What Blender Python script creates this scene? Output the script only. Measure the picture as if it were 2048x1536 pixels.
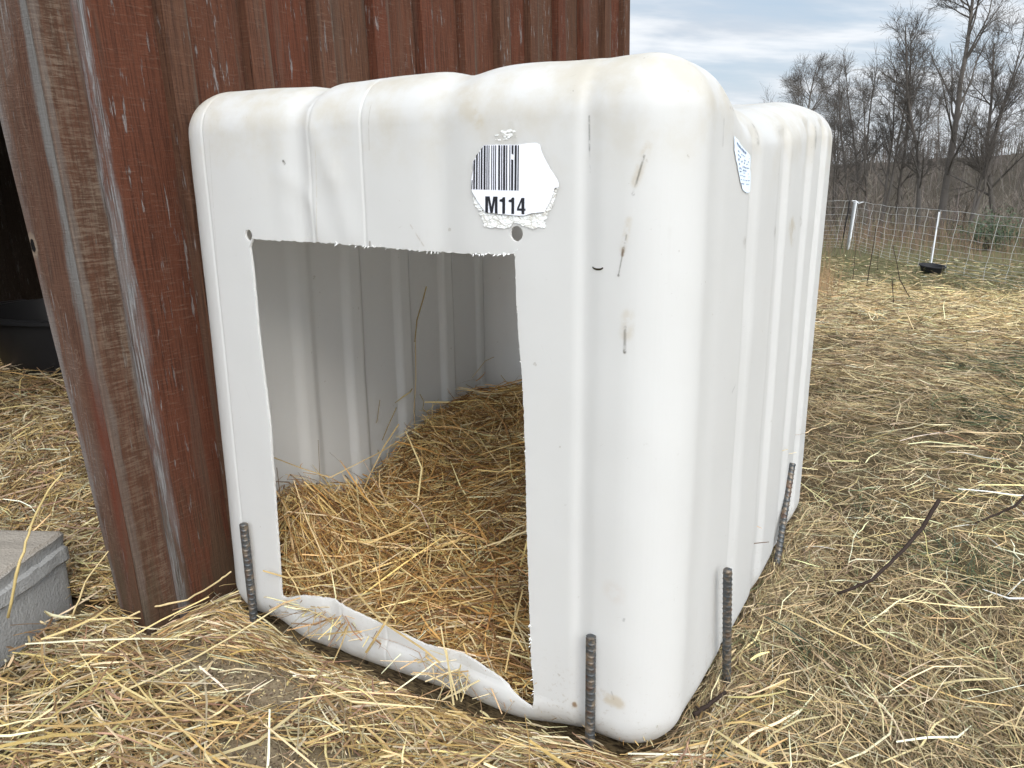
import bpy, bmesh, math, random
import numpy as np
from mathutils import Vector, Matrix, noise as mnoise
PI = math.pi
R = math.radians
sc = bpy.context.scene
for o in list(bpy.data.objects): bpy.data.objects.remove(o)

# ------------------------------------------------------------------ camera
# world axes: x = along the front of the plastic shelter, y = its depth, z = up, origin = its front left foot
AZ = R(30.3)
CAM = np.array([1.2305, -0.9294, 0.85])
F_PX, PITCH, ROLL = 1560.0, R(14.55), R(0.5)
fw = np.array([-math.sin(AZ) * math.cos(PITCH), math.cos(AZ) * math.cos(PITCH), -math.sin(PITCH)])
rt = np.array([math.cos(AZ), math.sin(AZ), 0.0])
up = np.cross(rt, fw)
cr, sr = math.cos(ROLL), math.sin(ROLL)
img_r = cr * rt - sr * up
img_u = sr * rt + cr * up
cam = bpy.data.cameras.new('camera')
cam.sensor_width = 36; cam.lens = 36 * F_PX / 2048
cam.clip_start = 0.02; cam.clip_end = 3000
camo = bpy.data.objects.new('camera', cam)
sc.collection.objects.link(camo)
M = Matrix(((img_r[0], img_u[0], -fw[0], CAM[0]), (img_r[1], img_u[1], -fw[1], CAM[1]), (img_r[2], img_u[2], -fw[2], CAM[2]), (0, 0, 0, 1)))
camo.matrix_world = M
sc.camera = camo

# ------------------------------------------------------------------ light and exposure
SUN_EL, SUN_AZ = R(38), R(132)          # azimuth measured clockwise from +y
sc.view_settings.view_transform = 'Standard'
sc.view_settings.look = 'None'
sc.view_settings.exposure = 0.62
sc.view_settings.gamma = 1
world = bpy.data.worlds.new("World"); sc.world = world
world.use_nodes = True

class NT:
    """tiny node helper"""
    def __init__(s, tree):
        s.t = tree; s.n = tree.nodes; s.l = tree.links
    def add(s, kind, **kw):
        n = s.n.new(kind)
        for k, v in kw.items():
            setattr(n, k, v)
        return n
    def put(s, sock, v):
        if hasattr(v, 'is_output') or isinstance(v, bpy.types.NodeSocket): s.l.new(v, sock)
        elif v is not None:
            try: sock.default_value = v
            except Exception: sock.default_value = (*v, 1.0)
    def math(s, op, a, b=None, c=None, clamp=False):
        n = s.add('ShaderNodeMath', operation=op, use_clamp=clamp)
        s.put(n.inputs[0], a); s.put(n.inputs[1], b); s.put(n.inputs[2], c)
        return n.outputs[0]
    def vmath(s, op, a, b=None, out=0):
        n = s.add('ShaderNodeVectorMath', operation=op)
        s.put(n.inputs[0], a)
        if b is not None: s.put(n.inputs[1], b)
        return n.outputs[out]
    def sep(s, v):
        n = s.add('ShaderNodeSeparateXYZ'); s.put(n.inputs[0], v); return n.outputs
    def comb(s, x, y, z):
        n = s.add('ShaderNodeCombineXYZ'); s.put(n.inputs[0], x); s.put(n.inputs[1], y); s.put(n.inputs[2], z); return n.outputs[0]
    def noise(s, v, scale, detail=3.0, rough=0.5, dist=0.0, out=0):
        n = s.add('ShaderNodeTexNoise'); s.put(n.inputs['Vector'], v)
        n.inputs['Scale'].default_value = scale; n.inputs['Detail'].default_value = detail
        n.inputs['Roughness'].default_value = rough; n.inputs['Distortion'].default_value = dist
        return n.outputs[out]
    def scale(s, v, xyz):
        return s.vmath('MULTIPLY', v, xyz)
    def ramp(s, fac, stops, interp='LINEAR'):
        n = s.add('ShaderNodeValToRGB'); n.color_ramp.interpolation = interp
        e = n.color_ramp.elements
        while len(e) < len(stops): e.new(0.5)
        for el, (p, c) in zip(e, stops):
            el.position = p
            el.color = (*c, 1) if isinstance(c, (tuple, list)) else (c, c, c, 1)
        s.put(n.inputs[0], fac); return n.outputs[0]
    def mix(s, fac, a, b, blend='MIX'):
        n = s.add('ShaderNodeMix', data_type='RGBA', blend_type=blend)
        s.put(n.inputs[0], fac)
        for sock, v in ((n.inputs[6], a), (n.inputs[7], b)):
            s.put(sock, (*v, 1) if isinstance(v, (tuple, list)) and len(v) == 3 else v)
        return n.outputs[2]
    def sstep(s, v, a, b):
        n = s.add('ShaderNodeMapRange', interpolation_type='SMOOTHSTEP')
        s.put(n.inputs[0], v); n.inputs[1].default_value = a; n.inputs[2].default_value = b
        return n.outputs[0]
    def bump(s, h, strength=0.3, dist=0.01, normal=None):
        n = s.add('ShaderNodeBump'); n.inputs['Strength'].default_value = strength
        n.inputs['Distance'].default_value = dist; s.put(n.inputs['Height'], h)
        if normal is not None: s.put(n.inputs['Normal'], normal)
        return n.outputs[0]

w = NT(world.node_tree); w.n.clear()
sky = w.add('ShaderNodeTexSky', sky_type='NISHITA')
sky.sun_disc = False; sky.sun_elevation = SUN_EL; sky.sun_rotation = SUN_AZ
sky.air_density = 1.2; sky.dust_density = 1.5; sky.ozone_density = 1.0
tc = w.add('ShaderNodeTexCoord').outputs['Generated']
x_, y_, z_ = w.sep(tc)[:3]
zz = w.math('MAXIMUM', w.math('ADD', z_, 0.13), 0.02)
cp = w.comb(w.math('DIVIDE', x_, zz), w.math('DIVIDE', y_, zz), 0.0)
rotn = w.add('ShaderNodeVectorRotate', rotation_type='Z_AXIS'); w.put(rotn.inputs['Vector'], cp); rotn.inputs['Angle'].default_value = R(-38)
cs = w.scale(rotn.outputs[0], (1.0, 2.1, 1.0))
n1 = w.noise(cs, 0.42, 7, 0.56, 0.5)
n2 = w.noise(cs, 1.25, 5, 0.55, 0.2)
cl = w.math('ADD', w.math('MULTIPLY', n1, 0.65), w.math('MULTIPLY', n2, 0.35))
cover = w.sstep(cl, 0.34, 0.57)
shade = w.sstep(n2, 0.36, 0.62)
lowz = w.sstep(z_, 0.0, 0.35)
grey = (3.7, 4.1, 4.6); whit = (5.4, 5.6, 5.85)
cloudc = w.mix(shade, grey, whit)
thin = w.mix(0.80, sky.outputs[0], (2.85, 3.5, 4.3))
skyc = w.mix(cover, thin, cloudc)
skyc = w.mix(w.math('MULTIPLY', w.sstep(z_, 0.16, 0.0), .85), skyc, (4.5, 4.75, 5.0))
sdv = (math.sin(SUN_AZ) * math.cos(SUN_EL), math.cos(SUN_AZ) * math.cos(SUN_EL), math.sin(SUN_EL))
glow = w.sstep(w.vmath('DOT_PRODUCT', tc, sdv, out=1), 0.1, 1.0)      # the overcast is brightest round the veiled sun
skyc = w.vmath('SCALE', skyc); skyc.node.inputs[3].default_value = 1.0
w.put(skyc.node.inputs[3], w.math('ADD', 1.0, w.math('MULTIPLY', glow, 2.6)))
bg = w.add('ShaderNodeBackground'); w.put(bg.inputs[0], skyc); bg.inputs[1].default_value = 0.115
wo = w.add('ShaderNodeOutputWorld'); w.l.new(bg.outputs[0], wo.inputs[0])

sun = bpy.data.lights.new('sun', 'SUN'); sun.energy = 1.45; sun.angle = R(26); sun.color = (1.0, 0.94, 0.85)
suno = bpy.data.objects.new('sun', sun); sc.collection.objects.link(suno)
sd = Vector((math.sin(SUN_AZ) * math.cos(SUN_EL), math.cos(SUN_AZ) * math.cos(SUN_EL), math.sin(SUN_EL)))
suno.rotation_euler = sd.to_track_quat('Z', 'Y').to_euler()
sc.cycles.max_bounces = 8
sc.cycles.diffuse_bounces = 5
sc.cycles.transmission_bounces = 6

# ------------------------------------------------------------------ helpers
def at(px, py, axis=2, val=0.0):
    """point of the photograph on the plane (axis = val)"""
    u = (px - 1024) / F_PX; v = -(py - 768) / F_PX
    r = fw + u * img_r + v * img_u
    t = (val - CAM[axis]) / r[axis]
    return CAM + t * r

def link(o, parent=None):
    sc.collection.objects.link(o)
    if parent is not None: o.parent = parent
    return o
def tag(o, label=None, cat=None, group=None, kind=None):
    if label: o['label'] = label
    if cat: o['category'] = cat
    if group: o['group'] = group
    if kind: o['kind'] = kind
    return o
def empty(name, loc=(0, 0, 0), rz=0.0):
    o = bpy.data.objects.new(name, None); o.location = loc; o.rotation_euler = (0, 0, rz); o.empty_display_size = 0.1
    return link(o)
def mesh_obj(name, V, Fc, mats, parent=None, smooth=False, col=None, sharp=None, off=None):
    me = bpy.data.meshes.new(name)
    V = np.asarray(V, dtype=np.float64)
    if off is not None: V = V - np.asarray(off)
    me.from_pydata(V.tolist() if not isinstance(V, list) else V, [], Fc)
    me.update()
    for m in (mats if isinstance(mats, (list, tuple)) else [mats]): me.materials.append(m)
    if smooth:
        me.polygons.foreach_set('use_smooth', [True] * len(me.polygons))
        if sharp: me.set_sharp_from_angle(angle=R(sharp))
    if col is not None:
        a = me.color_attributes.new('Col', 'FLOAT_COLOR', 'POINT')
        a.data.foreach_set('color', np.c_[col, np.ones(len(col))].astype(np.float32).ravel())
    return link(bpy.data.objects.new(name, me), parent)
def fast_quads(name, V, Q, mat, parent=None, col=None, smooth=False):
    """big numpy mesh of quads"""
    me = bpy.data.meshes.new(name)
    V = np.ascontiguousarray(V, dtype=np.float32); Q = np.ascontiguousarray(Q, dtype=np.int32)
    me.vertices.add(len(V)); me.vertices.foreach_set('co', V.ravel())
    me.loops.add(Q.size); me.loops.foreach_set('vertex_index', Q.ravel())
    me.polygons.add(len(Q)); me.polygons.foreach_set('loop_start', np.arange(0, Q.size, 4, dtype=np.int32))
    me.polygons.foreach_set('use_smooth', np.full(len(Q), smooth))
    me.update(calc_edges=True)
    me.materials.append(mat)
    if col is not None:
        a = me.color_attributes.new('Col', 'FLOAT_COLOR', 'POINT')
        a.data.foreach_set('color', np.c_[col, np.ones(len(col))].astype(np.float32).ravel())
    return link(bpy.data.objects.new(name, me), parent)

class MB:
    """collects shapes that become ONE mesh"""
    def __init__(s): s.V = []; s.F = []
    def box(s, a, b, bev=0.0):
        (x0, y0, z0), (x1, y1, z1) = a, b
        i = len(s.V)
        if bev <= 0:
            s.V += [(x, y, z) for z in (z0, z1) for y in (y0, y1) for x in (x0, x1)]
            for f in ((0, 2, 3, 1), (4, 5, 7, 6), (0, 1, 5, 4), (2, 6, 7, 3), (0, 4, 6, 2), (1, 3, 7, 5)): s.F.append(tuple(i + k for k in f))
            return
        bm = bmesh.new(); bmesh.ops.create_cube(bm, size=1)
        for v in bm.verts:
            v.co = Vector((x0 + (v.co.x + .5) * (x1 - x0), y0 + (v.co.y + .5) * (y1 - y0), z0 + (v.co.z + .5) * (z1 - z0)))
        bmesh.ops.bevel(bm, geom=bm.edges[:], offset=bev, segments=2, affect='EDGES', profile=0.6)
        s.bm(bm); bm.free()
    def bm(s, bm):
        i = len(s.V); bm.verts.ensure_lookup_table(); bm.verts.index_update()
        s.V += [tuple(v.co) for v in bm.verts]
        s.F += [tuple(i + v.index for v in f.verts) for f in bm.faces]
    def tube(s, P, r, n=6, cap=True):
        P = [Vector(p) for p in P]; m = len(P)
        rr = r if isinstance(r, (list, tuple)) else [r] * m
        i0 = len(s.V)
        t = (P[1] - P[0]).normalized()
        a = t.orthogonal().normalized()
        for k in range(m):
            t = (P[min(k + 1, m - 1)] - P[max(k - 1, 0)])
            t = t.normalized() if t.length > 1e-9 else Vector((0, 0, 1))
            a = (a - t * a.dot(t)); a = a.normalized() if a.length > 1e-6 else t.orthogonal().normalized()
            b = t.cross(a)
            for j in range(n):
                an = 2 * PI * j / n
                s.V.append(tuple(P[k] + (a * math.cos(an) + b * math.sin(an)) * rr[k]))
        for k in range(m - 1):
            for j in range(n):
                s.F.append((i0 + k * n + j, i0 + k * n + (j + 1) % n, i0 + (k + 1) * n + (j + 1) % n, i0 + (k + 1) * n + j))
        if cap:
            s.F.append(tuple(i0 + j for j in range(n))[::-1]); s.F.append(tuple(i0 + (m - 1) * n + j for j in range(n)))
    def build(s, name, mat, parent=None, smooth=False, sharp=None):
        return mesh_obj(name, s.V, s.F, mat, parent, smooth, sharp=sharp)

def material(name):
    m = bpy.data.materials.new(name); m.use_nodes = True
    t = NT(m.node_tree); t.n.clear()
    o = t.add('ShaderNodeOutputMaterial')
    return m, t, o
def principled(t, o, base, rough=0.6, spec=0.3, normal=None, metal=0.0):
    p = t.add('ShaderNodeBsdfPrincipled')
    t.put(p.inputs['Base Color'], (*base, 1) if isinstance(base, tuple) else base)
    t.put(p.inputs['Roughness'], rough); p.inputs['Specular IOR Level'].default_value = spec
    t.put(p.inputs['Metallic'], metal)
    if normal is not None: t.put(p.inputs['Normal'], normal)
    t.l.new(p.outputs[0], o.inputs[0]); return p
def simple(name, base, rough=0.6, spec=0.3, var=0.15, sc_=30.0, metal=0.0, bump=0.0):
    m, t, o = material(name)
    oc = t.add('ShaderNodeTexCoord').outputs['Object']
    n = t.noise(oc, sc_, 4, 0.6)
    c = t.mix(n, tuple(b * (1 - var) for b in base), tuple(min(1, b * (1 + var)) for b in base))
    principled(t, o, c, rough, spec, t.bump(n, bump, 0.005) if bump else None, metal)
    return m

# ------------------------------------------------------------------ terrain
def sstep(x, a, b):
    t = np.clip((np.asarray(x, float) - a) / (b - a), 0, 1); return t * t * (3 - 2 * t)
class VN:
    """cheap smooth value noise for numpy arrays"""
    def __init__(s, seed=0):
        s.g = np.random.default_rng(seed).random((257, 257)); s.g[-1] = s.g[0]; s.g[:, -1] = s.g[:, 0]
    def __call__(s, x, y):
        x = np.asarray(x, float) % 256; y = np.asarray(y, float) % 256
        i = np.floor(x).astype(int) % 256; j = np.floor(y).astype(int) % 256; u = x - np.floor(x); v = y - np.floor(y)
        u = u * u * (3 - 2 * u); v = v * v * (3 - 2 * v); g = s.g
        return (g[i, j] * (1 - u) + g[i + 1, j] * u) * (1 - v) + (g[i, j + 1] * (1 - u) + g[i + 1, j + 1] * u) * v - 0.5
    def fbm(s, x, y, o=4):
        a = 0; k = 1.0
        for q in range(o):
            a = a + s(x * k + 17.3 * q, y * k + 5.1 * q) / k; k *= 2.03
        return a
vn = VN(4); vn2 = VN(9)
DIRT = [(0.19, -0.095, 0.19, 0.105, 0.0), (0.44, -0.25, 0.12, 0.06, 0.2)]   # bare patches: x, y, half sizes, turn
def dirt_mask(x, y):
    m = np.zeros_like(np.asarray(x, float))
    for cx, cy, a, b, th in DIRT:
        dx, dy = x - cx, y - cy; c, s = math.cos(th), math.sin(th)
        q = np.sqrt(((dx * c + dy * s) / a) ** 2 + ((-dx * s + dy * c) / b) ** 2) + 0.7 * vn.fbm(x * 14, y * 14, 3)
        m = np.maximum(m, 1 - sstep(q, 0.7, 1.15))
    return m
def H(x, y):
    """height of the soil"""
    x = np.asarray(x, float); y = np.asarray(y, float)
    r = np.hypot(x - CAM[0], y - CAM[1])
    z = -0.72 * sstep(r, 3.0, 14.5) - 0.9 * sstep(r, 17, 45)
    ang = np.arctan2(x - CAM[0], y - CAM[1])
    z = z + sstep(r, 75, 210) * (6.0 + 4.5 * vn.fbm(ang * 5 + 3, r * 0.004, 3))
    z = z + 0.03 * vn.fbm(x * 1.1, y * 1.1, 3) * sstep(r, 1.2, 3.5) + 0.006 * vn.fbm(x * 9, y * 9, 2)
    z = z + 0.35 * vn.fbm(x * .08, y * .08, 2) * sstep(r, 17, 40)
    # mound of straw in front of the barn
    z = z + 0.02 * np.exp(-(((x + 0.02) / 0.25) ** 2 + ((y + 0.28) / 0.2) ** 2))
    z = z - .022 * np.exp(-((x - .5) / .42) ** 4 - ((y + .0) / .075) ** 2)
    return z

def ground():
    m, t, o = material('soil')
    oc = t.add('ShaderNodeTexCoord').outputs['Object']
    at_ = t.add('ShaderNodeAttribute', attribute_name='Col').outputs['Color']
    d, far, hay = t.sep(at_)[:3]
    big = t.noise(oc, 1.3, 5, 0.6)
    fine = t.noise(oc, 120, 5, 0.7)
    st = t.noise(t.scale(oc, (1, 4, 1)), 45, 4, 0.65, 1.2)
    mat_ = t.mix(t.sstep(st, 0.35, 0.68), (0.030, 0.021, 0.013), (0.17, 0.125, 0.068))
    mat_ = t.mix(t.sstep(big, 0.45, 0.7), mat_, (0.10, 0.085, 0.045))
    soil = t.mix(fine, (0.15, 0.115, 0.072), (0.27, 0.215, 0.14))
    clod = t.noise(oc, 22, 4, 0.6)
    soil = t.mix(t.sstep(clod, 0.45, 0.7), soil, (0.12, 0.092, 0.058))
    c = t.mix(d, mat_, soil)
    farc = t.mix(t.noise(oc, 0.6, 6, 0.7), (0.055, 0.06, 0.025), (0.15, 0.125, 0.065))
    c = t.mix(far, c, farc)
    hillc = t.mix(t.noise(oc, 0.15, 8, 0.75), (0.024, 0.020, 0.014), (0.07, 0.056, 0.04))
    c = t.mix(hay, c, hillc)
    nb = t.bump(fine, 0.5, 0.004, t.bump(clod, 0.8, 0.01))
    principled(t, o, c, 0.95, 0.1, nb)
    nr, na = 360, 420
    rr = np.concatenate([[0.0], np.exp(np.linspace(math.log(0.12), math.log(900), nr))])
    aa = np.linspace(0, 2 * PI, na, endpoint=False)
    RR, AA = np.meshgrid(rr, aa, indexing='ij')
    X = CAM[0] + RR * np.sin(AA); Y = CAM[1] + RR * np.cos(AA)
    Z = H(X, Y)
    # bare soil patches are a little hollowed and lumpy
    V = np.stack([X, Y, Z], -1).reshape(-1, 3)
    i = np.arange(nr)[:, None] * na; j = np.arange(na)[None, :]; j2 = (j + 1) % na
    Q = np.stack([i + j, i + na + j, i + na + j2, i + j2], -1).reshape(-1, 4)
    rad = RR.ravel()
    col = np.stack([dirt_mask(X, Y).ravel(), sstep(rad, 9, 16), sstep(rad, 45, 80)], -1)
    g = fast_quads('ground', V, Q, m, col=col, smooth=True)
    tag(g, kind='structure')
ground()

# ------------------------------------------------------------------ white plastic shelter
TW, TD, TH = 0.935, 1.079, 1.006
RX, RZ = 0.085, 0.075
def bell(x, c, w): return np.exp(-((x - c) / w) ** 2)
def groove(x, c, bot, wall, depth):
    """flat bottomed groove"""
    d = np.abs(x - c)
    return depth * (1 - sstep(d, bot / 2, bot / 2 + wall))
def prof_front(x):
    f = 0.0013 * (bell(x, .088, .0022) + bell(x, .326, .003) + 1.1 * bell(x, .431, .0022))
    f = f + 0.006 * bell(x, .302, .016) + 0.006 * bell(x, .577, .028)
    f = f + 0.0048 * np.where(x < .797, bell(x, .797, .009), bell(x, .797, .018)) - 0.003 * bell(x, .70, .05) - 0.002 * bell(x, .2, .06)
    return f
def prof_side(y, right):
    f, g = 0, 0
    for c, b, wl, d in ((.278, .016, .032, .009), (.437, .030, .022, .012), (.622, .030, .022, .012), (.815, .030, .022, .012), (.985, .012, .018, .008)):
        f = f + groove(y, c, b, wl, d)
    for c, b, wl, d in ((.115, .01, .05, .002), (.318, .010, .030, .008), (.535, .034, .028, .009), (.745, .034, .028, .009), (.900, .030, .022, .014)):
        g = g + groove(y, c, b, wl, d)
    return np.where(right, g, f)
def seg_d(x, z, a, b):
    ax, az = a; bx, bz = b
    t = np.clip(((x - ax) * (bx - ax) + (z - az) * (bz - az)) / ((bx - ax) ** 2 + (bz - az) ** 2), 0, 1)
    return np.hypot(x - ax - t * (bx - ax), z - az - t * (bz - az)), t
def shell_points(P):
    """P on the box [0,TW]x[0,TD]x[0,TH] -> displaced rounded surface"""
    lo = np.array([RX, RX, RZ]); hi = np.array([TW - RX, TD - RX, TH - RZ])
    Q = np.clip(P, lo, hi)
    d = P - Q
    d = d / np.array([RX, RX, RZ])
    n = d / np.maximum(np.linalg.norm(d, axis=1, keepdims=True), 1e-9)
    S = Q + n * np.array([RX, RX, RZ])
    nx, ny, nz = np.abs(n).T
    x, y, z = S.T
    ws = sstep(nx, .8, .99)
    wf = (1 - sstep(nx, .6, .95))
    topw = sstep(n[:, 2], .3, .9)
    botw = sstep(-n[:, 2], .2, .8)
    vb = 1 - 0.65 * botw
    disp = -(prof_front(x) * (1 - .8 * topw * bell(x, .8, .12)) * wf * np.where(n[:, 1] > 0.5, 0, 1) * vb + prof_side(y, n[:, 0] > 0) * ws * vb * (1 - .4 * topw))
    # extra depth of the relief over the top edge
    disp = disp - topw * (0.006 * bell(x, .315, .020) + 0.0055 * bell(x, .60, .032))
    # slack in the walls
    disp = disp + 0.005 * vn.fbm(x * 3.1 + 2.2 * y, z * 2.3, 2) + 0.0012 * vn2.fbm(x * 12 + y * 11, z * 10 + 40, 2)
    fr = sstep(-n[:, 1], .7, .95)
    for a, b, wd, dp in (((.335, .93), (.372, .86), .014, .004), ((.372, .86), (.398, .775), .016, .0045), ((.268, .865), (.315, .83), .012, .0035), ((.315, .83), (.34, .775), .014, .003), ((.262, .93), (.258, .80), .012, .0025)):
        q, tt = seg_d(x, z, a, b)
        disp = disp + fr * dp * np.exp(-(q / wd) ** 2) * 0.6
    lipw = sstep(x, .13, .24) * (1 - sstep(x, .66, .80))
    e45 = np.clip(-n[:, 1], 0, 1) * np.clip(-n[:, 2], 0, 1) * 2
    disp = disp + lipw * e45 ** .8 * .018
    D3 = S + n * disp[:, None]
    # the lid sags between its front ridge and its back
    dip = sstep(y, .14, .27) * (1 - sstep(y, .38, .86)) * 0.042
    D3[:, 2] -= dip * sstep(z, .80, .99) * (0.4 + .6 * sstep(x, .4, .9))
    # side panel: back part stands a little further out at top
    return D3
def dense(n0, L, marks):
    a = list(np.linspace(0, L, n0))
    for c, s, k in marks: a += list(np.linspace(c - s, c + s, k))
    a = np.array(sorted(a)); keep = [a[0]]
    for v in a[1:]:
        if v - keep[-1] > 0.0009: keep.append(v)
    keep[-1] = L
    return np.array([v for v in keep if v <= L])
gx = dense(90, TW, [(.088, .006, 9), (.326, .008, 9), (.431, .006, 9), (.8, .03, 20), (RX / 2, RX / 2, 14), (TW - RX / 2, RX / 2, 14)])
gy = dense(80, TD, [(c, .04, 26) for c in (.278, .437, .54, .622, .745, .815, .915, .985)] + [(RX / 2, RX / 2, 14), (TD - RX / 2, RX / 2, 14)])
gz = dense(80, TH, [(RZ / 2, RZ / 2, 14), (TH - RZ / 2, RZ / 2, 14)])

def front_pt(x, z, out=0.0):
    """point on the outside of the front wall"""
    x = np.atleast_1d(np.asarray(x, float)); z = np.atleast_1d(np.asarray(z, float))
    S = shell_points(np.stack([x, np.zeros_like(x), z], 1)); S[:, 1] -= out
    return S
def side_pt(y, z, out=0.0):
    y = np.atleast_1d(np.asarray(y, float)); z = np.atleast_1d(np.asarray(z, float))
    S = shell_points(np.stack([np.full_like(y, TW), y, z], 1)); S[:, 0] += out
    return S

def plastic_material():
    m, t, o = material('milky_plastic')
    oc = t.add('ShaderNodeTexCoord').outputs['Object']
    x, y, z = t.sep(oc)[:3]
    n_big = t.noise(oc, 3.2, 5, 0.6)
    n_mid = t.noise(oc, 11, 5, 0.65)
    n_fin = t.noise(oc, 60, 4, 0.7)
    base = t.mix(n_big, (0.725, 0.722, 0.708), (0.775, 0.775, 0.765))
    # grime that has settled on the top and shoulders (beige film)
    film = t.math('MULTIPLY', t.sstep(z, 0.80, 1.0), t.sstep(n_mid, 0.40, 0.68), clamp=True)
    base = t.mix(t.math('MULTIPLY', film, 0.62), base, (0.60, 0.54, 0.42))
    scuff = t.math('MULTIPLY', t.sstep(t.noise(t.scale(oc, (5, 5, 0.6)), 8, 4, 0.7), 0.60, 0.72), t.sstep(n_mid, .5, .65))
    base = t.mix(t.math('MULTIPLY', scuff, 0.14), base, (0.45, 0.43, 0.38))
    sp = t.math('MULTIPLY', t.sstep(t.noise(oc, 95, 2, 0.5), 0.72, 0.76), t.sstep(n_mid, .5, .6))
    base = t.mix(t.math('MULTIPLY', sp, 0.5), base, (0.30, 0.26, 0.2))
    wob = t.math('MULTIPLY', t.math('SUBTRACT', n_fin, 0.5), 0.006)
    def mask(u, v, a, b, w0, soft, wobk=1.0):
        """smooth band round the segment a-b in the plane (u, v)"""
        dx, dz = b[0] - a[0], b[1] - a[1]; L2 = dx * dx + dz * dz + 1e-9
        pu = t.math('SUBTRACT', u, a[0]); pv = t.math('SUBTRACT', v, a[1])
        k = t.math('DIVIDE', t.math('ADD', t.math('MULTIPLY', pu, dx), t.math('MULTIPLY', pv, dz)), L2, clamp=True)
        eu = t.math('SUBTRACT', pu, t.math('MULTIPLY', k, dx)); ev = t.math('SUBTRACT', pv, t.math('MULTIPLY', k, dz))
        d = t.math('SQRT', t.math('ADD', t.math('MULTIPLY', eu, eu), t.math('MULTIPLY', ev, ev)))
        d = t.math('ADD', d, t.math('MULTIPLY', wob, wobk))
        return t.sstep(d, w0 + soft, w0)
    isf = t.math('LESS_THAN', y, 0.04)
    iss = t.math('GREATER_THAN', x, TW - 0.05)
    def P(px, py):
        q = at(px, py, 1, 0.0); return (float(q[0]), float(q[2]))
    def Ps(px, py):
        q = at(px, py, 0, TW); return (float(q[1]), float(q[2]))
    brkup = t.sstep(n_fin, .36, .56)
    blot = t.sstep(t.noise(oc, 45, 4, .65), .36, .60)
    def stain(c, u, v, a, b, w0, soft, col, k, where, wobk=1.0):
        if soft >= .006: k *= .68; soft *= .8
        elif len(str(k)) and where is iss: k *= .8
        f = t.math('MULTIPLY', t.math('MULTIPLY', mask(u, v, a, b, w0, soft, wobk), k), t.math('MULTIPLY', where, brkup) if soft < .006 else t.math('MULTIPLY', where, blot))
        return t.mix(f, c, col)
    rust = (0.16, 0.085, 0.03); tan = (0.50, 0.40, 0.24); dark = (0.05, 0.035, 0.02)
    for a, b, w0, so, cc, k in (
        ((1293, 290), (1270, 365), .0015, .008, tan, .6), ((1288, 305), (1266, 388), .0, .0022, dark, .85), ((1266, 388), (1266, 388), .001, .002, dark, .9),
        ((1258, 440), (1246, 500), .0012, .007, tan, .5), ((1253, 470), (1237, 550), .0, .0018, dark, .75), ((1247, 497), (1245, 510), .0008, .0025, rust, .9), ((1237, 551), (1237, 551), .0006, .002, dark, .9),
        ((1256, 632), (1252, 668), .004, .010, tan, .45), ((1250, 655), (1249, 705), .0003, .0030, dark, .6), ((1249, 702), (1249, 704), .001, .002, dark, .95),
        ((566, 322), (569, 328), .001, .002, dark, .95), ((739, 484), (739, 494), .0006, .002, (0.12, .10, .08), .8),
        ((822, 450), (848, 492), .0, .0020, (0.36, .30, .22), .6), ((955, 238), (960, 246), .004, .012, (0.58, .47, .27), .6), ((925, 185), (940, 220), .008, .02, (0.58, .50, .36), .4),
        ((1175, 232), (1176, 300), .0, .0022, (0.12, .12, .12), .8), ((1176, 300), (1178, 345), .0, .0018, (0.3, .3, .3), .5),
        ((1205, 1392), (1235, 1408), .004, .012, (0.52, .40, .22), .75), ((1146, 1411), (1147, 1414), .002, .003, (0.25, .13, .05), .95), ((1146, 1408), (1146, 1412), .004, .008, tan, .5),
        ((1222, 1180), (1232, 1190), .004, .02, (0.62, .52, .44), .4), ((1247, 1240), (1246, 1243), .001, .002, (0.3, .3, .3), .6),
        ((856, 1312), (858, 1330), .001, .005, tan, .7),
        ((630, 300), (634, 480), .0, .0016, (0.55, .48, .32), .5), ((735, 210), (737, 300), .0, .0013, (0.38, .35, .30), .7), ((420, 280), (440, 600), .0, .0013, (0.5, .49, .45), .6),
        ((1222, 1385), (1226, 1400), .0, .002, dark, .4), ((1025, 250), (1033, 282), .002, .006, (0.52, .50, .44), .5)):
        base = stain(base, x, z, P(*a), P(*b), w0, so, cc, k, isf, .55 if so < .004 else 1.3)
    for a, b, w0, so, cc, k in (
        ((1528, 250), (1524, 285), .0, .010, (0.07, .065, .06), .8), ((1635, 258), (1631, 292), .0, .016, (0.05, .045, .04), .9), ((1453, 240), (1451, 290), .0, .005, (0.3, .29, .27), .55),
        ((1490, 484), (1494, 486), .003, .010, (0.2, .17, .13), .6), ((1552, 463), (1554, 466), .003, .012, (0.22, .19, .15), .55),
        ((1584, 452), (1588, 470), .010, .022, (0.48, .40, .26), .7), ((1611, 440), (1612, 446), .003, .01, (0.12, .09, .05), .7), ((1470, 770), (1463, 785), .0, .003, (0.1, .09, .08), .6),
        ((1466, 215), (1485, 222), .0, .004, (0.25, .23, .2), .6)):
        base = stain(base, y, z, Ps(*a), Ps(*b), w0, so, cc, k, iss, 1.2)
    # fine scratches and a splash of mud along the foot
    for sc3, ang in (((260, 260, 5), 0.0), ((40, 40, 420), 0.0)):
        rv = t.add('ShaderNodeVectorRotate', rotation_type='Y_AXIS'); t.put(rv.inputs['Vector'], oc); rv.inputs['Angle'].default_value = .35
        scn = t.noise(t.scale(rv.outputs[0], sc3), 1.0, 3, .6, .3)
        base = t.mix(t.math('MULTIPLY', t.math('MULTIPLY', t.sstep(scn, .70, .74), t.sstep(n_mid, .48, .6)), .30), base, (0.42, 0.40, 0.36))
    splash = t.math('MULTIPLY', t.sstep(t.math('ADD', t.noise(oc, 130, 4, .7), t.math('MULTIPLY', t.math('SUBTRACT', n_mid, .5), .35)), .58, .68), t.sstep(z, .19, .02))
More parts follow.
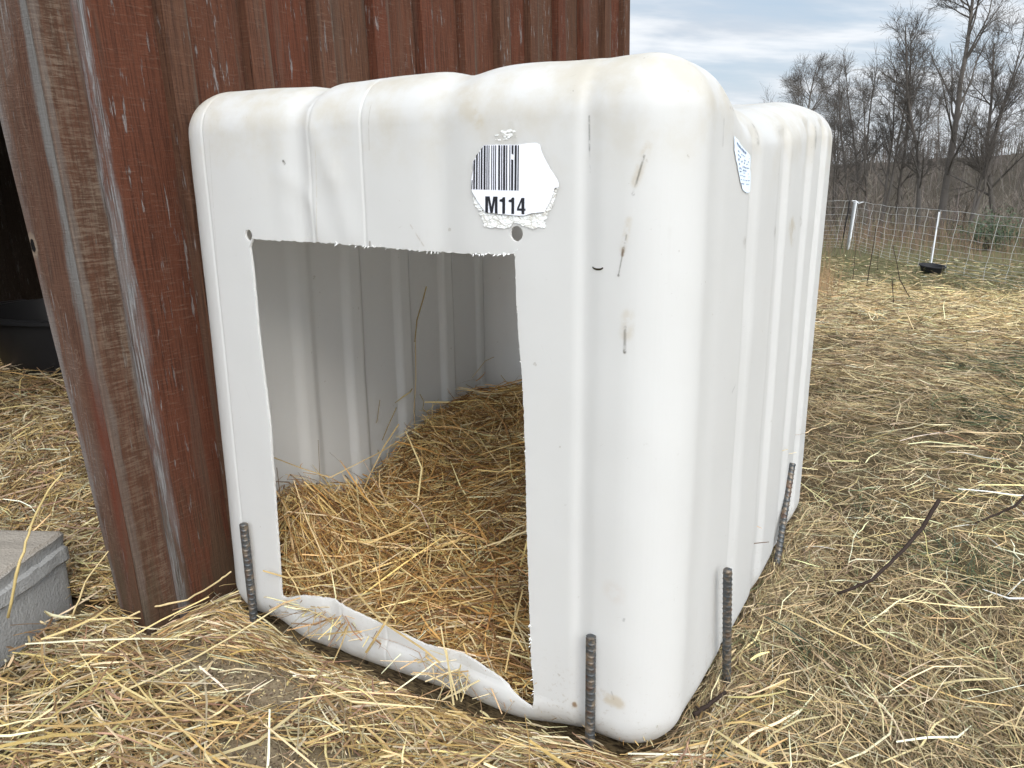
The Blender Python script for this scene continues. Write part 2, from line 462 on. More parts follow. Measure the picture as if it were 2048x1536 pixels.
    base = t.mix(t.math('MULTIPLY', splash, .5), base, (0.36, 0.28, 0.18))
    foot = t.math('MULTIPLY', t.sstep(z, .09, .0), t.sstep(n_mid, .35, .6))
    base = t.mix(t.math('MULTIPLY', foot, .35), base, (0.45, 0.38, 0.27))
    nb = t.bump(n_mid, 0.10, 0.006, t.bump(n_fin, 0.10, 0.002))
    p = t.add('ShaderNodeBsdfPrincipled')
    t.put(p.inputs['Base Color'], base); p.inputs['Roughness'].default_value = 0.46
    p.inputs['Specular IOR Level'].default_value = 0.28
    t.put(p.inputs['Normal'], nb)
    tr = t.add('ShaderNodeBsdfTranslucent'); t.put(tr.inputs[0], t.mix(0.6, base, (0.93, 0.915, 0.885)))
    mx = t.add('ShaderNodeMixShader'); mx.inputs[0].default_value = 0.52
    t.l.new(p.outputs[0], mx.inputs[1]); t.l.new(tr.outputs[0], mx.inputs[2]); t.l.new(mx.outputs[0], o.inputs[0])
    return m

def grid_face(us, vs, fn, V, Fc):
    nu, nv = len(us), len(vs)
    U, W_ = np.meshgrid(us, vs, indexing='ij')
    base = sum(len(a) for a in V)
    V.append(fn(U.ravel(), W_.ravel()))
    i = np.arange(nu - 1)[:, None]; j = np.arange(nv - 1)[None, :]
    q = np.stack([base + i * nv + j, base + (i + 1) * nv + j, base + (i + 1) * nv + j + 1, base + i * nv + j + 1], -1).reshape(-1, 4)
    Fc.append(q)
def make_shelter():
    root = empty('plastic_shelter')
    tag(root, 'white ribbed plastic tank with a doorway cut in its front, set against the red barn', 'animal shelter')
    V, Fc = [], []
    z0 = np.zeros_like
    grid_face(gx, gz, lambda a, b: np.stack([a, z0(a), b], 1), V, Fc)
    grid_face(gx[::-1], gz, lambda a, b: np.stack([a, z0(a) + TD, b], 1), V, Fc)
    grid_face(gy[::-1], gz, lambda a, b: np.stack([z0(a), a, b], 1), V, Fc)
    grid_face(gy, gz, lambda a, b: np.stack([z0(a) + TW, a, b], 1), V, Fc)
    grid_face(gx, gy, lambda a, b: np.stack([a, b, z0(a) + TH], 1), V, Fc)
    grid_face(gx[::-1], gy, lambda a, b: np.stack([a, b, z0(a)], 1), V, Fc)
    V = shell_points(np.concatenate(V)); Fc = np.concatenate(Fc)
    bm = bmesh.new()
    bv = [bm.verts.new(v) for v in V]
    for f in Fc: bm.faces.new([bv[k] for k in f])
    bmesh.ops.remove_doubles(bm, verts=bm.verts, dist=0.00035)
    bmesh.ops.dissolve_degenerate(bm, dist=0.0001, edges=bm.edges)
    bmesh.ops.recalc_face_normals(bm, faces=bm.faces)
    me = bpy.data.meshes.new('shell'); bm.to_mesh(me); bm.free()
    o = link(bpy.data.objects.new('shell', me))
    mat = plastic_material(); me.materials.append(mat)
    sm = o.modifiers.new('t', 'SOLIDIFY'); sm.thickness = 0.004; sm.offset = -1
    # the doorway, sawn by hand
    P = [(507, 478), (560, 481), (640, 485), (740, 493), (850, 502), (940, 507), (1000, 508), (1033, 507), (1034, 540), (1036, 600), (1040, 680), (1046, 745), (1050, 830), (1053, 930), (1055, 1050), (1058, 1150), (1060, 1240), (1063, 1330), (1069, 1395),
         (1068, 1414), (1040, 1392), (1000, 1357), (945, 1323), (900, 1306), (850, 1290), (790, 1262), (740, 1238), (700, 1219), (668, 1204), (640, 1195), (605, 1190), (575, 1195), (566, 1190), (560, 1110), (553, 1010), (548, 925), (543, 850), (528, 740), (517, 650), (509, 560), (501, 492)]
    rnd = random.Random(3)
    pts = []
    for k in range(len(P)):
        a = at(*P[k], 1, 0.0); b = at(*P[(k + 1) % len(P)], 1, 0.0)
        n = max(1, int(np.linalg.norm(b - a) / 0.004))
        for q in range(n):
            c = a + (b - a) * q / n
            jit = 0.0007 if (k < 7) else 0.0004
            pts.append((c[0] + rnd.gauss(0, jit), c[2] + rnd.gauss(0, jit)))
    def prism(poly):
        n = len(poly)
        Vv = [(x, -0.12, z) for x, z in poly] + [(x, 0.075, z) for x, z in poly]
        Ff = [tuple(range(n)), tuple(range(n, 2 * n))[::-1]] + [(k, (k + 1) % n, n + (k + 1) % n, n + k) for k in range(n)]
        me_ = bpy.data.meshes.new('cut'); me_.from_pydata(Vv, [], Ff)
        b = bmesh.new(); b.from_mesh(me_); bmesh.ops.recalc_face_normals(b, faces=b.faces); b.to_mesh(me_); b.free()
        return link(bpy.data.objects.new('cut', me_))
    def circ(px, py, r, rz=1.0):
        c = at(px, py, 1, 0.0)
        return [(c[0] + r * math.cos(k * PI / 10), c[2] + r * rz * math.sin(k * PI / 10)) for k in range(20)]
    cutters = [prism(pts), prism(circ(499, 470, 0.0085, 1.1)), prism(circ(1036, 467, 0.0098, 1.05))]
    for c in cutters:
        b = o.modifiers.new('b', 'BOOLEAN'); b.operation = 'DIFFERENCE'; b.solver = 'EXACT'; b.object = c
    dg = bpy.context.evaluated_depsgraph_get(); dg.update()
    me2 = bpy.data.meshes.new_from_object(o.evaluated_get(dg), depsgraph=dg)
    bpy.data.objects.remove(o)
    for c in cutters: bpy.data.objects.remove(c)
    me2.name = 'shell'
    me2.polygons.foreach_set('use_smooth', [True] * len(me2.polygons))
    me2.set_sharp_from_angle(angle=R(55))
    me2.materials.clear(); me2.materials.append(mat)
    link(bpy.data.objects.new('shell', me2), root)
    print('shell faces', len(me2.polygons))
    # burrs of swarf left by the saw
    mb = MB()
    bur, tt, oo = material('plastic_swarf'); principled(tt, oo, (0.80, 0.80, 0.78), 0.5, 0.4)
    def curls(lst, n, ln, up_=False):
        for _ in range(n):
            k = rnd.choice(lst); a = np.array(at(*P[k], 1, 0.0)); b = np.array(at(*P[(k + 1) % len(P)], 1, 0.0))
            c = a + (b - a) * rnd.random(); s = front_pt(c[0], c[2])[0]
            q = Vector((c[0], s[1] + rnd.uniform(-.001, .003), c[2])); L = ln * rnd.uniform(.4, 1.5)
            d = Vector((rnd.uniform(-1, 1), rnd.uniform(-.8, .1), rnd.uniform(-1, .6))).normalized()
            pl = [q]; 
            for z in range(3):
                d = (d + Vector((rnd.uniform(-.6, .6), rnd.uniform(-.5, .2), rnd.uniform(-.6, .6)))).normalized()
                pl.append(pl[-1] + d * L / 3)
            mb.tube(pl, [.0006, .0007, .0005, .0003], 3)
    curls([2, 3, 4, 5, 6], 80, .0042); curls([7, 8, 9, 10, 11, 12, 13], 24, .0018); curls([16, 17], 18, .005); curls([33, 34, 35, 36, 37, 38], 40, .002)
    hc = at(1036, 474, 1, 0.0)
    for _ in range(22):
        q = Vector((hc[0] + rnd.gauss(0, .003), -.002, hc[2] - .008 - rnd.random() ** 1.5 * .016)); pl = [q]
        for z in range(3): pl.append(pl[-1] + Vector((rnd.gauss(0, .0018), rnd.uniform(-.0012, .0004), rnd.gauss(0, .0018))))
        mb.tube(pl, [.0007, .0007, .0005, .0003], 3)
    tag(mb.build('saw_burrs', bur, root), kind='stuff')
    return root, P
shelter, DOORP = make_shelter()

def patch(name, poly, pt, mat, parent, out, res=0.006, thick=0.0):
    """flat sheet cut to poly (u, v) and laid on a curved wall by pt(u, v, out)"""
    bm = bmesh.new()
    vs = [bm.verts.new((u, 0, v)) for u, v in poly]
    bm.faces.new(vs)
    us = [u for u, v in poly]; vv = [v for u, v in poly]
    k = min(us) + res
    while k < max(us):
        bmesh.ops.bisect_plane(bm, geom=bm.verts[:] + bm.edges[:] + bm.faces[:], plane_co=(k, 0, 0), plane_no=(1, 0, 0)); k += res
    k = min(vv) + res
    while k < max(vv):
        bmesh.ops.bisect_plane(bm, geom=bm.verts[:] + bm.edges[:] + bm.faces[:], plane_co=(0, 0, k), plane_no=(0, 0, 1)); k += res
    bmesh.ops.triangulate(bm, faces=[f for f in bm.faces if len(f.verts) > 4])
    U = np.array([v.co.x for v in bm.verts]); W_ = np.array([v.co.z for v in bm.verts])
    S = pt(U, W_, out)
    for v, s in zip(bm.verts, S): v.co = s
    bmesh.ops.recalc_face_normals(bm, faces=bm.faces)
    me = bpy.data.meshes.new(name); bm.to_mesh(me); bm.free()
    me.materials.append(mat); me.polygons.foreach_set('use_smooth', [True] * len(me.polygons))
    o = link(bpy.data.objects.new(name, me), parent)
    return o
def multi_patch(name, polys, pt, mat, parent, out, res=0.02):
    obs = [patch(name, p, pt, mat, None, out, res) for p in polys]
    V, Fc = [], []
    for o in obs:
        i = len(V); V += [tuple(v.co) for v in o.data.vertices]; Fc += [tuple(i + k for k in p.vertices) for p in o.data.polygons]
        me = o.data; bpy.data.objects.remove(o); bpy.data.meshes.remove(me)
    return mesh_obj(name, V, Fc, mat, parent, True)

def stickers():
    paper, t, o = material('sticker_paper')
    oc = t.add('ShaderNodeTexCoord').outputs['Object']
    cr_ = t.noise(t.scale(oc, (1, 1, 1)), 90, 4, 0.6, .8)
    principled(t, o, t.mix(t.noise(oc, 25, 3), (0.74, 0.75, 0.82), (0.80, 0.81, 0.86)), 0.5, 0.35, t.bump(cr_, 0.12, 0.002))
    crump, t, o = material('torn_sticker_backing')
    oc = t.add('ShaderNodeTexCoord').outputs['Object']
    v = t.add('ShaderNodeTexVoronoi', feature='DISTANCE_TO_EDGE'); t.put(v.inputs['Vector'], t.scale(oc, (60, 60, 150))); v.inputs['Scale'].default_value = 1
    c = t.mix(t.sstep(v.outputs[0], 0.0, 0.12), (0.56, 0.54, 0.49), (0.84, 0.85, 0.83))
    principled(t, o, c, 0.5, 0.4, t.bump(t.noise(oc, 150, 4, .6, 1.5), 0.8, 0.004))
    ink, t, o = material('black_ink'); principled(t, o, (0.012, 0.012, 0.016), 0.45, 0.4)
    Z0 = 8.085      # zoomed crop of the label: 8.085 px per photo px, origin (930, 280)
    def q(a, b):
        p = at(930 + a / Z0, 280 + b / Z0, 1, -0.001); return (float(p[0]), float(p[2]))
    # crumpled backing, torn round the lower side
    back = [(130, 810), (150, 900), (165, 1040), (230, 1130), (330, 1145), (240, 1180), (250, 1215), (300, 1235), (285, 1280), (330, 1330), (330, 1400), (450, 1420), (600, 1415), (620, 1425), (740, 1420), (785, 1380), (800, 1335), (870, 1345), (960, 1385), (1050, 1420), (1130, 1435), (1200, 1405), (1290, 1425), (1330, 1400), (1310, 1340), (1290, 1290), (1340, 1270), (1350, 1190), (1420, 1090), (1470, 960), (1500, 820), (1535, 770), (1440, 700)]
    rr = random.Random(5)
    bk = []
    for k in range(len(back)):
        a, b = back[k], back[(k + 1) % len(back)]
        n = 5 if k < len(back) - 1 else 1
        for j in range(n): bk.append(q(a[0] + (b[0] - a[0]) * j / n + rr.gauss(0, 5), a[1] + (b[1] - a[1]) * j / n + rr.gauss(0, 5)))
    def crumple(u, v, out):
        S = front_pt(u, v, out); S[:, 1] -= 0.0016 * np.abs(vn.fbm(np.asarray(u) * 150, np.asarray(v) * 260, 3)) + .0000; return S
    st = tag(patch('torn_backing', bk, crumple, crump, shelter, 0.0010, 0.0018), 'crumpled torn white backing of the barcode sticker')
    face = [(345, 85), (700, 80), (900, 78), (1000, 66), (1180, 45), (1240, 75), (1275, 220), (1320, 310), (1400, 460), (1500, 620), (1535, 700), (1525, 760), (1470, 775), (1440, 880), (1390, 1020), (1310, 1160), (1220, 1165), (1100, 1180), (1010, 1215), (900, 1222), (700, 1200), (560, 1190), (370, 1165), (300, 1080), (230, 970), (165, 860), (135, 800), (135, 650), (170, 470), (172, 350), (215, 290), (260, 215), (300, 150)]
    fc = [q(a + rr.gauss(0, 2), b + rr.gauss(0, 2)) for a, b in face]
    lab = patch('barcode_sticker', fc, front_pt, paper, shelter, 0.0034, 0.006)
    bars = [(145, 158, 650), (175, 203, 340), (219, 247, 250), (265, 281, 205), (298, 327, 150), (345, 377, 92), (392, 409, 90), (424, 440, 90), (470, 484, 90), (502, 516, 90), (532, 548, 90), (583, 613, 88), (631, 648, 88), (663, 697, 88), (711, 730, 88), (763, 778, 88), (795, 828, 88), (846, 880, 88), (894, 912, 88)]
    polys = []
    for a, b, top in bars:
        sl = 4
        tb = top - (b - a) * 1.1 if 92 < top < 650 else top
        bot = 795 + (a - 145) * 0.028
        if a == 795:
            polys.append([q(a + sl, top), q(b + sl, top), q(b + 2, 240), q(a + 6, 225)]); polys.append([q(a, 315), q(b, 322), q(b - 6, bot), q(a - 6, bot)])
        else:
            polys.append([q(a + sl, top), q(b + sl, tb), q(b - 4, bot), q(a - 4, bot)])
    multi_patch('barcode', polys, front_pt, ink, lab, 0.0039, 0.02)
    def rects(*rs): return [[q(*p) for p in r] for r in rs]
    L = []
    L.append([(368, 908), (440, 908), (470, 1080), (498, 912), (568, 912), (568, 1185), (522, 1183), (524, 980), (487, 1181), (450, 1180), (415, 970), (412, 1178), (366, 1170)])
    L.append([(655, 922), (693, 922), (690, 1187), (643, 1187), (645, 1000), (600, 992), (600, 962), (640, 950)])
    L.append([(803, 928), (840, 928), (838, 1192), (792, 1192), (793, 1005), (748, 998), (748, 968), (786, 957)])
    L.append([(955, 933), (1003, 933), (1003, 1105), (1020, 1105), (1018, 1142), (1002, 1142), (1000, 1197), (955, 1196), (956, 1141), (882, 1139), (882, 1100)])
    for p in L: pass
    glyphs = [[q(*p) for p in g] for g in L[:3]]
    # the 4 has an open counter: build it from strips
    glyphs += rects([(955, 933), (1003, 933), (1000, 1197), (955, 1196)], [(882, 1104), (955, 1104), (955, 1141), (882, 1139)], [(1002.5, 1105), (1020, 1105), (1018, 1142), (1002.5, 1142)], [(955, 933), (955, 1000), (915, 1104), (882, 1104)])
    multi_patch('lettering', glyphs, front_pt, ink, lab, 0.0039, 0.02)
    # scraps of a second sticker above
    scr = []
    for _ in range(26):
        a, b = 1013 + rr.gauss(8, 11), 268 + rr.gauss(0, 7)
        s_ = rr.uniform(1.2, 3.2); ang = rr.random() * 6
        scr.append([tuple(at(a + s_ * math.cos(ang + k * 1.57) * (1 if k % 2 else 2.2), b + s_ * math.sin(ang + k * 1.57), 1, 0)[[0, 2]]) for k in range(4)])
    multi_patch('sticker_scrap', scr, front_pt, crump, shelter, 0.0012, 0.02)
    # blue white sticker on the right wall
    blue, t, o = material('pale_blue_sticker')
    oc = t.add('ShaderNodeTexCoord').outputs['Object']
    principled(t, o, t.mix(t.noise(oc, 60, 3), (0.62, 0.72, 0.84), (0.74, 0.82, 0.90)), 0.5, 0.35, t.bump(t.noise(oc, 120, 3), .3, .002))
    bi, t, o = material('faded_blue_ink'); principled(t, o, (0.16, 0.20, 0.30), 0.6, 0.3)
    def qs(px, py):
        p = at(px, py, 0, TW + .001); return (float(p[1]), float(p[2]))
    pl = [(1472, 262), (1480, 260), (1498, 265), (1504, 272), (1504, 330), (1502, 378), (1496, 381), (1488, 374), (1483, 350), (1479, 325), (1476, 310), (1472, 290)]
    sp = []
    for k in range(len(pl)):
        a, b = pl[k], pl[(k + 1) % len(pl)]
        for j in range(4): sp.append(qs(a[0] + (b[0] - a[0]) * j / 4 + rr.gauss(0, .35), a[1] + (b[1] - a[1]) * j / 4 + rr.gauss(0, .6)))
    s2 = patch('faded_sticker', sp, side_pt, blue, shelter, 0.0015, 0.006)
    marks = []
    def mk(x0, y0, x1, y1): marks.append([qs(x0, y0), qs(x1, y0), qs(x1, y1), qs(x0, y1)])
    for row, (yy, hh) in enumerate(((268, 8), (283, 3), (292, 4), (300, 6), (311, 5), (320, 5), (328, 3), (337, 3), (347, 3), (357, 3))):
        xx = 1477 + row * .9
        while xx < 1501:
            ww = rr.uniform(.8, 2.2)
            if rr.random() < .68: mk(xx, yy, xx + ww, yy + hh * rr.uniform(.5, .9))
            xx += ww + rr.uniform(.5, 1.4)
    multi_patch('faded_print', marks, side_pt, bi, s2, 0.0022, 0.02)
    # small hole: its inner shade is painted as a dark crescent sheet
    dk, t, o = material('hole_shade'); principled(t, o, (0.03, 0.022, 0.012), 0.9, 0.1)
    c = at(1195, 537, 1, 0.0); cr2 = []
    for k in range(13):
        a = PI + PI * k / 12; cr2.append((c[0] + .0085 * math.cos(a), c[2] + .0015 + .0040 * math.sin(a)))
    for k in range(13):
        a = 2 * PI - PI * k / 12; cr2.append((c[0] + .007 * math.cos(a), c[2] + .0020 + .0018 * math.sin(a)))
    patch('dirt_pocket', cr2, front_pt, dk, shelter, 0.0008, 0.02)
stickers()

# ------------------------------------------------------------------ steel stakes
def stakes():
    m, t, o = material('ribbed_steel')
    oc = t.add('ShaderNodeTexCoord').outputs['Object']
    n = t.noise(oc, 90, 4, .6)
    c = t.mix(t.sstep(n, .45, .65), (0.075, 0.08, 0.083), (0.19, 0.15, 0.11))
    c = t.mix(t.math('MULTIPLY', t.sstep(t.noise(oc, 28, 4, .65), .52, .66), .75), c, (0.13, 0.060, 0.026))
    principled(t, o, c, 0.48, 0.5, None, 0.55)
    GR = 'ribbed steel stakes driven along the shelter'
    specs = [('dark ribbed steel stake at the left foot of the white shelter', (505, 1210), (487, 1047), 1, -0.014),
             ('ribbed steel stake in front of the shelter right of the doorway', (1180, 1478), (1182, 1272), 1, -0.004),
             ('ribbed steel stake at the near end of the shelter side wall', (1453, 1372), (1455, 1139), 0, TW + .022),
             ('ribbed steel stake by the far end of the shelter side wall', (1558, 1100), (1585, 926), 0, TW + .004)]
    for lab, b, tp, ax, val in specs:
        B0 = Vector(at(*b, ax, val)); T0 = Vector(at(*tp, ax, val))
        d = (T0 - B0).normalized(); B1 = B0 - d * ((B0.z + .06) / d.z)
        L = (T0 - B1).length; n = 22; rings = int(L / .0011)
        V = []; Fc = []
        a = d.orthogonal().normalized(); c = d.cross(a)
        for k in range(rings + 1):
            s = k / rings * L
            for j in range(n):
                th = 2 * PI * j / n
                ph = (s + 0.0028 * math.sin(th) * (1 if math.sin(th) > 0 else -1)) / 0.0102
                fr = ph - math.floor(ph)
                rib = max(0.0, 1 - abs(fr - .5) / .17) ** .7 * min(1, abs(math.sin(th)) * 2.2)
                lon = max(0, 1 - abs(math.sin(th)) / .22)
                r_ = .0068 + .0012 * max(rib, lon)
                if k == rings: r_ *= .82
                q = B1 + d * (s if k < rings else s - .0001) + (a * math.cos(th) + c * math.sin(th)) * r_
                V.append(tuple(q))
        for k in range(rings):
            for j in range(n): Fc.append((k * n + j, k * n + (j + 1) % n, (k + 1) * n + (j + 1) % n, (k + 1) * n + j))
        Fc.append(tuple(rings * n + j for j in range(n)))
        base = np.array([B0.x, B0.y, 0.0])
        o_ = mesh_obj('steel_stake', V, Fc, m, None, True, sharp=60, off=base); o_.location = base
        tag(o_, lab, 'stake', GR)
stakes()

# ------------------------------------------------------------------ barn
LEAN = 0.044
def wood_material(name, reds, knot=None, front=False, dull=0.0):
    m, t, o = material(name)
    oc = t.add('ShaderNodeTexCoord').outputs['Object']
    x, y, z = t.sep(oc)[:3]
    x = t.math('SUBTRACT', x, 1.5); y = t.math('ADD', y, 1.0)      # the barn's parts have their origin at its foot
    a = t.add('ShaderNodeAttribute', attribute_name='Col').outputs['Color']
    rnd, acr, kind = t.sep(a)[:3]
    u = x if front else t.math('ADD', y, t.math('MULTIPLY', z, LEAN))
    off = t.math('MULTIPLY', rnd, 13.7)
    P3 = t.comb(t.math('ADD', t.math('ADD', u, t.math('MULTIPLY', y if front else x, .9)), off), off, z)
    big = t.noise(t.scale(P3, (9, 1, 1.2)), 1.0, 5, 0.6)
    mid = t.noise(t.scale(P3, (35, 1, 5)), 1.0, 4, 0.6)
    saw = t.noise(t.scale(P3, (30, 1, 300)), 1.0, 4, 0.75, 0.35)
    grain = t.noise(t.scale(P3, (330, 1, 9)), 1.0, 4, 0.65, 0.3)
    fleck = t.noise(t.scale(P3, (120, 1, 13)), 1.0, 5, 0.68, 0.08)
    patchn = t.noise(t.scale(P3, (11, 1, 2.3)), 1.0, 3, 0.5)
    c = t.mix(big, reds[0], reds[1])
    c = t.mix(t.sstep(rnd, 0.2, 0.9), c, reds[2])
    c = t.mix(t.math('MULTIPLY', t.sstep(grain, .42, .66), .6), c, (0.022, 0.011, 0.008))
    broad = t.noise(t.scale(P3, (26, 1, 1.6)), 1.0, 5, 0.7, .2)
    c = t.mix(t.math('MULTIPLY', t.sstep(broad, .52, .70), .42), c, t.mix(grain, (0.060, 0.043, 0.031), (0.115, 0.088, 0.068)))
    crack = t.noise(t.scale(P3, (420, 1, 4.5)), 1.0, 3, 0.6, .15)
    crk = t.math('MULTIPLY', t.sstep(crack, .66, .71), t.sstep(mid, .45, .6))
    c = t.mix(t.math('MULTIPLY', crk, .85), c, (0.008, 0.005, 0.004))
    # circular saw texture holds pale dust
    sawk = t.math('MULTIPLY', t.sstep(saw, 0.52, 0.72), t.math('ADD', .22, t.math('MULTIPLY', t.sstep(patchn, .42, .62), .42)))
    c = t.mix(sawk, c, (0.16, 0.098, 0.070))
    # flaked spots showing grey wood
    fk = t.sstep(t.math('ADD', fleck, t.math('MULTIPLY', t.math('SUBTRACT', patchn, .5), .30)), 0.615, 0.675)
    c = t.mix(t.math('MULTIPLY', fk, .55), c, t.mix(mid, (0.13, 0.125, 0.12), (0.38, 0.37, 0.36)))
    # weathered streak along board edges
    e1 = t.sstep(t.math('ADD', acr, t.math('MULTIPLY', t.math('SUBTRACT', mid, .5), .5)), .80, .98)
    e0 = t.sstep(t.math('ADD', acr, t.math('MULTIPLY', t.math('SUBTRACT', mid, .5), .42)), .20, .04)
    e0 = t.math('MULTIPLY', t.math('MULTIPLY', e0, t.sstep(patchn, .36, .56)), t.math('SUBTRACT', 1.0, kind))
    c = t.mix(t.math('MULTIPLY', e1, .5), c, (0.075, 0.068, 0.055))
    c = t.mix(t.math('MULTIPLY', e0, .65), c, t.mix(grain, (0.07, 0.06, 0.052), (0.26, 0.25, 0.245)))
    if not front:
        # the long grey streak beside the corner batten
        uu = t.math('ADD', u, t.math('MULTIPLY', t.math('SUBTRACT', mid, .5), .045))
        st = t.math('SUBTRACT', 1.0, t.sstep(t.math('ABSOLUTE', t.math('ADD', uu, .064)), .004, .022))
        brk = t.sstep(t.math('ADD', fleck, t.math('MULTIPLY', mid, .6)), .74, .86)
        c = t.mix(t.math('MULTIPLY', t.math('MULTIPLY', st, .7), t.math('ADD', .16, t.math('MULTIPLY', brk, .84))), c, t.mix(t.sstep(grain, .38, .6), (0.05, 0.045, 0.04), (0.25, 0.255, 0.26)))
        # corner batten: bleached, saw marked
        cb = t.sstep(u, -.080, -.088)
        bl = t.mix(t.sstep(t.math('ADD', saw, t.math('MULTIPLY', t.math('SUBTRACT', fleck, .5), .7)), .40, .66), (0.058, 0.032, 0.020), (0.15, 0.112, 0.082))
        c = t.mix(t.math('MULTIPLY', cb, t.math('ADD', .45, t.math('MULTIPLY', t.sstep(patchn, .4, .6), .45))), c, bl)
        ed = t.sstep(uu, -.132, -.139)
        c = t.mix(t.math('MULTIPLY', ed, .4), c, (0.13, 0.11, 0.095))
    else:
        wv = t.noise(t.scale(P3, (22, 1, 12)), 1.0, 3, 0.5, 3.0)
        c = t.mix(t.math('MULTIPLY', t.math('MULTIPLY', t.sstep(t.math('ABSOLUTE', t.math('SUBTRACT', wv, .5)), .018, .0), t.sstep(patchn, .35, .6)), .40), c, (0.24, 0.17, 0.13))
        ed = t.sstep(t.math('ADD', acr, t.math('MULTIPLY', t.math('SUBTRACT', t.math('ADD', mid, t.math('MULTIPLY', fleck, .6)), .8), .45)), .80, .93)
        ed = t.math('MULTIPLY', ed, t.sstep(z, .35, .75))
        c = t.mix(t.math('MULTIPLY', ed, .8), c, t.mix(grain, (0.07, 0.062, 0.055), (0.23, 0.23, 0.225)))
        rd = t.math('MULTIPLY', t.sstep(t.math('ADD', acr, t.math('MULTIPLY', t.math('SUBTRACT', mid, .5), .3)), .55, .8), t.sstep(z, .62, .40))
        c = t.mix(t.math('MULTIPLY', rd, .7), c, (0.105, 0.026, 0.013))
        bleach = t.math('MULTIPLY', t.sstep(patchn, .5, .66), t.sstep(grain, .4, .6))
        c = t.mix(t.math('MULTIPLY', bleach, .5), c, (0.17, 0.14, 0.12))
        if knot:
            ku = t.math('SUBTRACT', x, knot[0]); kv = t.math('SUBTRACT', z, knot[1])
            kw = t.math('MULTIPLY', t.math('SUBTRACT', t.noise(oc, 160, 2), .5), .010)
            kd = t.math('ADD', t.math('SQRT', t.math('ADD', t.math('MULTIPLY', t.math('MULTIPLY', ku, ku), 3.2), t.math('MULTIPLY', kv, kv))), kw)
            c = t.mix(t.sstep(kd, .026, .018), c, (0.16, 0.12, 0.09))
            c = t.mix(t.sstep(kd, .0125, .010), c, (0.004, 0.003, 0.003))  # shade inside the knot hole, painted in as a black core
    # moss and damp at the foot
    damp = t.math('MULTIPLY', t.sstep(z, .42, .06), t.sstep(mid, .35, .6))
    c = t.mix(t.math('MULTIPLY', damp, .65), c, (0.060, 0.045, 0.028))
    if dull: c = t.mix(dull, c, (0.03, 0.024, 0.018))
    h = t.math('ADD', t.math('MULTIPLY', saw, .7), t.math('ADD', t.math('MULTIPLY', grain, .9), t.math('SUBTRACT', t.math('MULTIPLY', fk, -.4), t.math('MULTIPLY', crk, 1.2))))
    principled(t, o, c, 0.85, 0.12, t.bump(h, .9, .003))
    return m

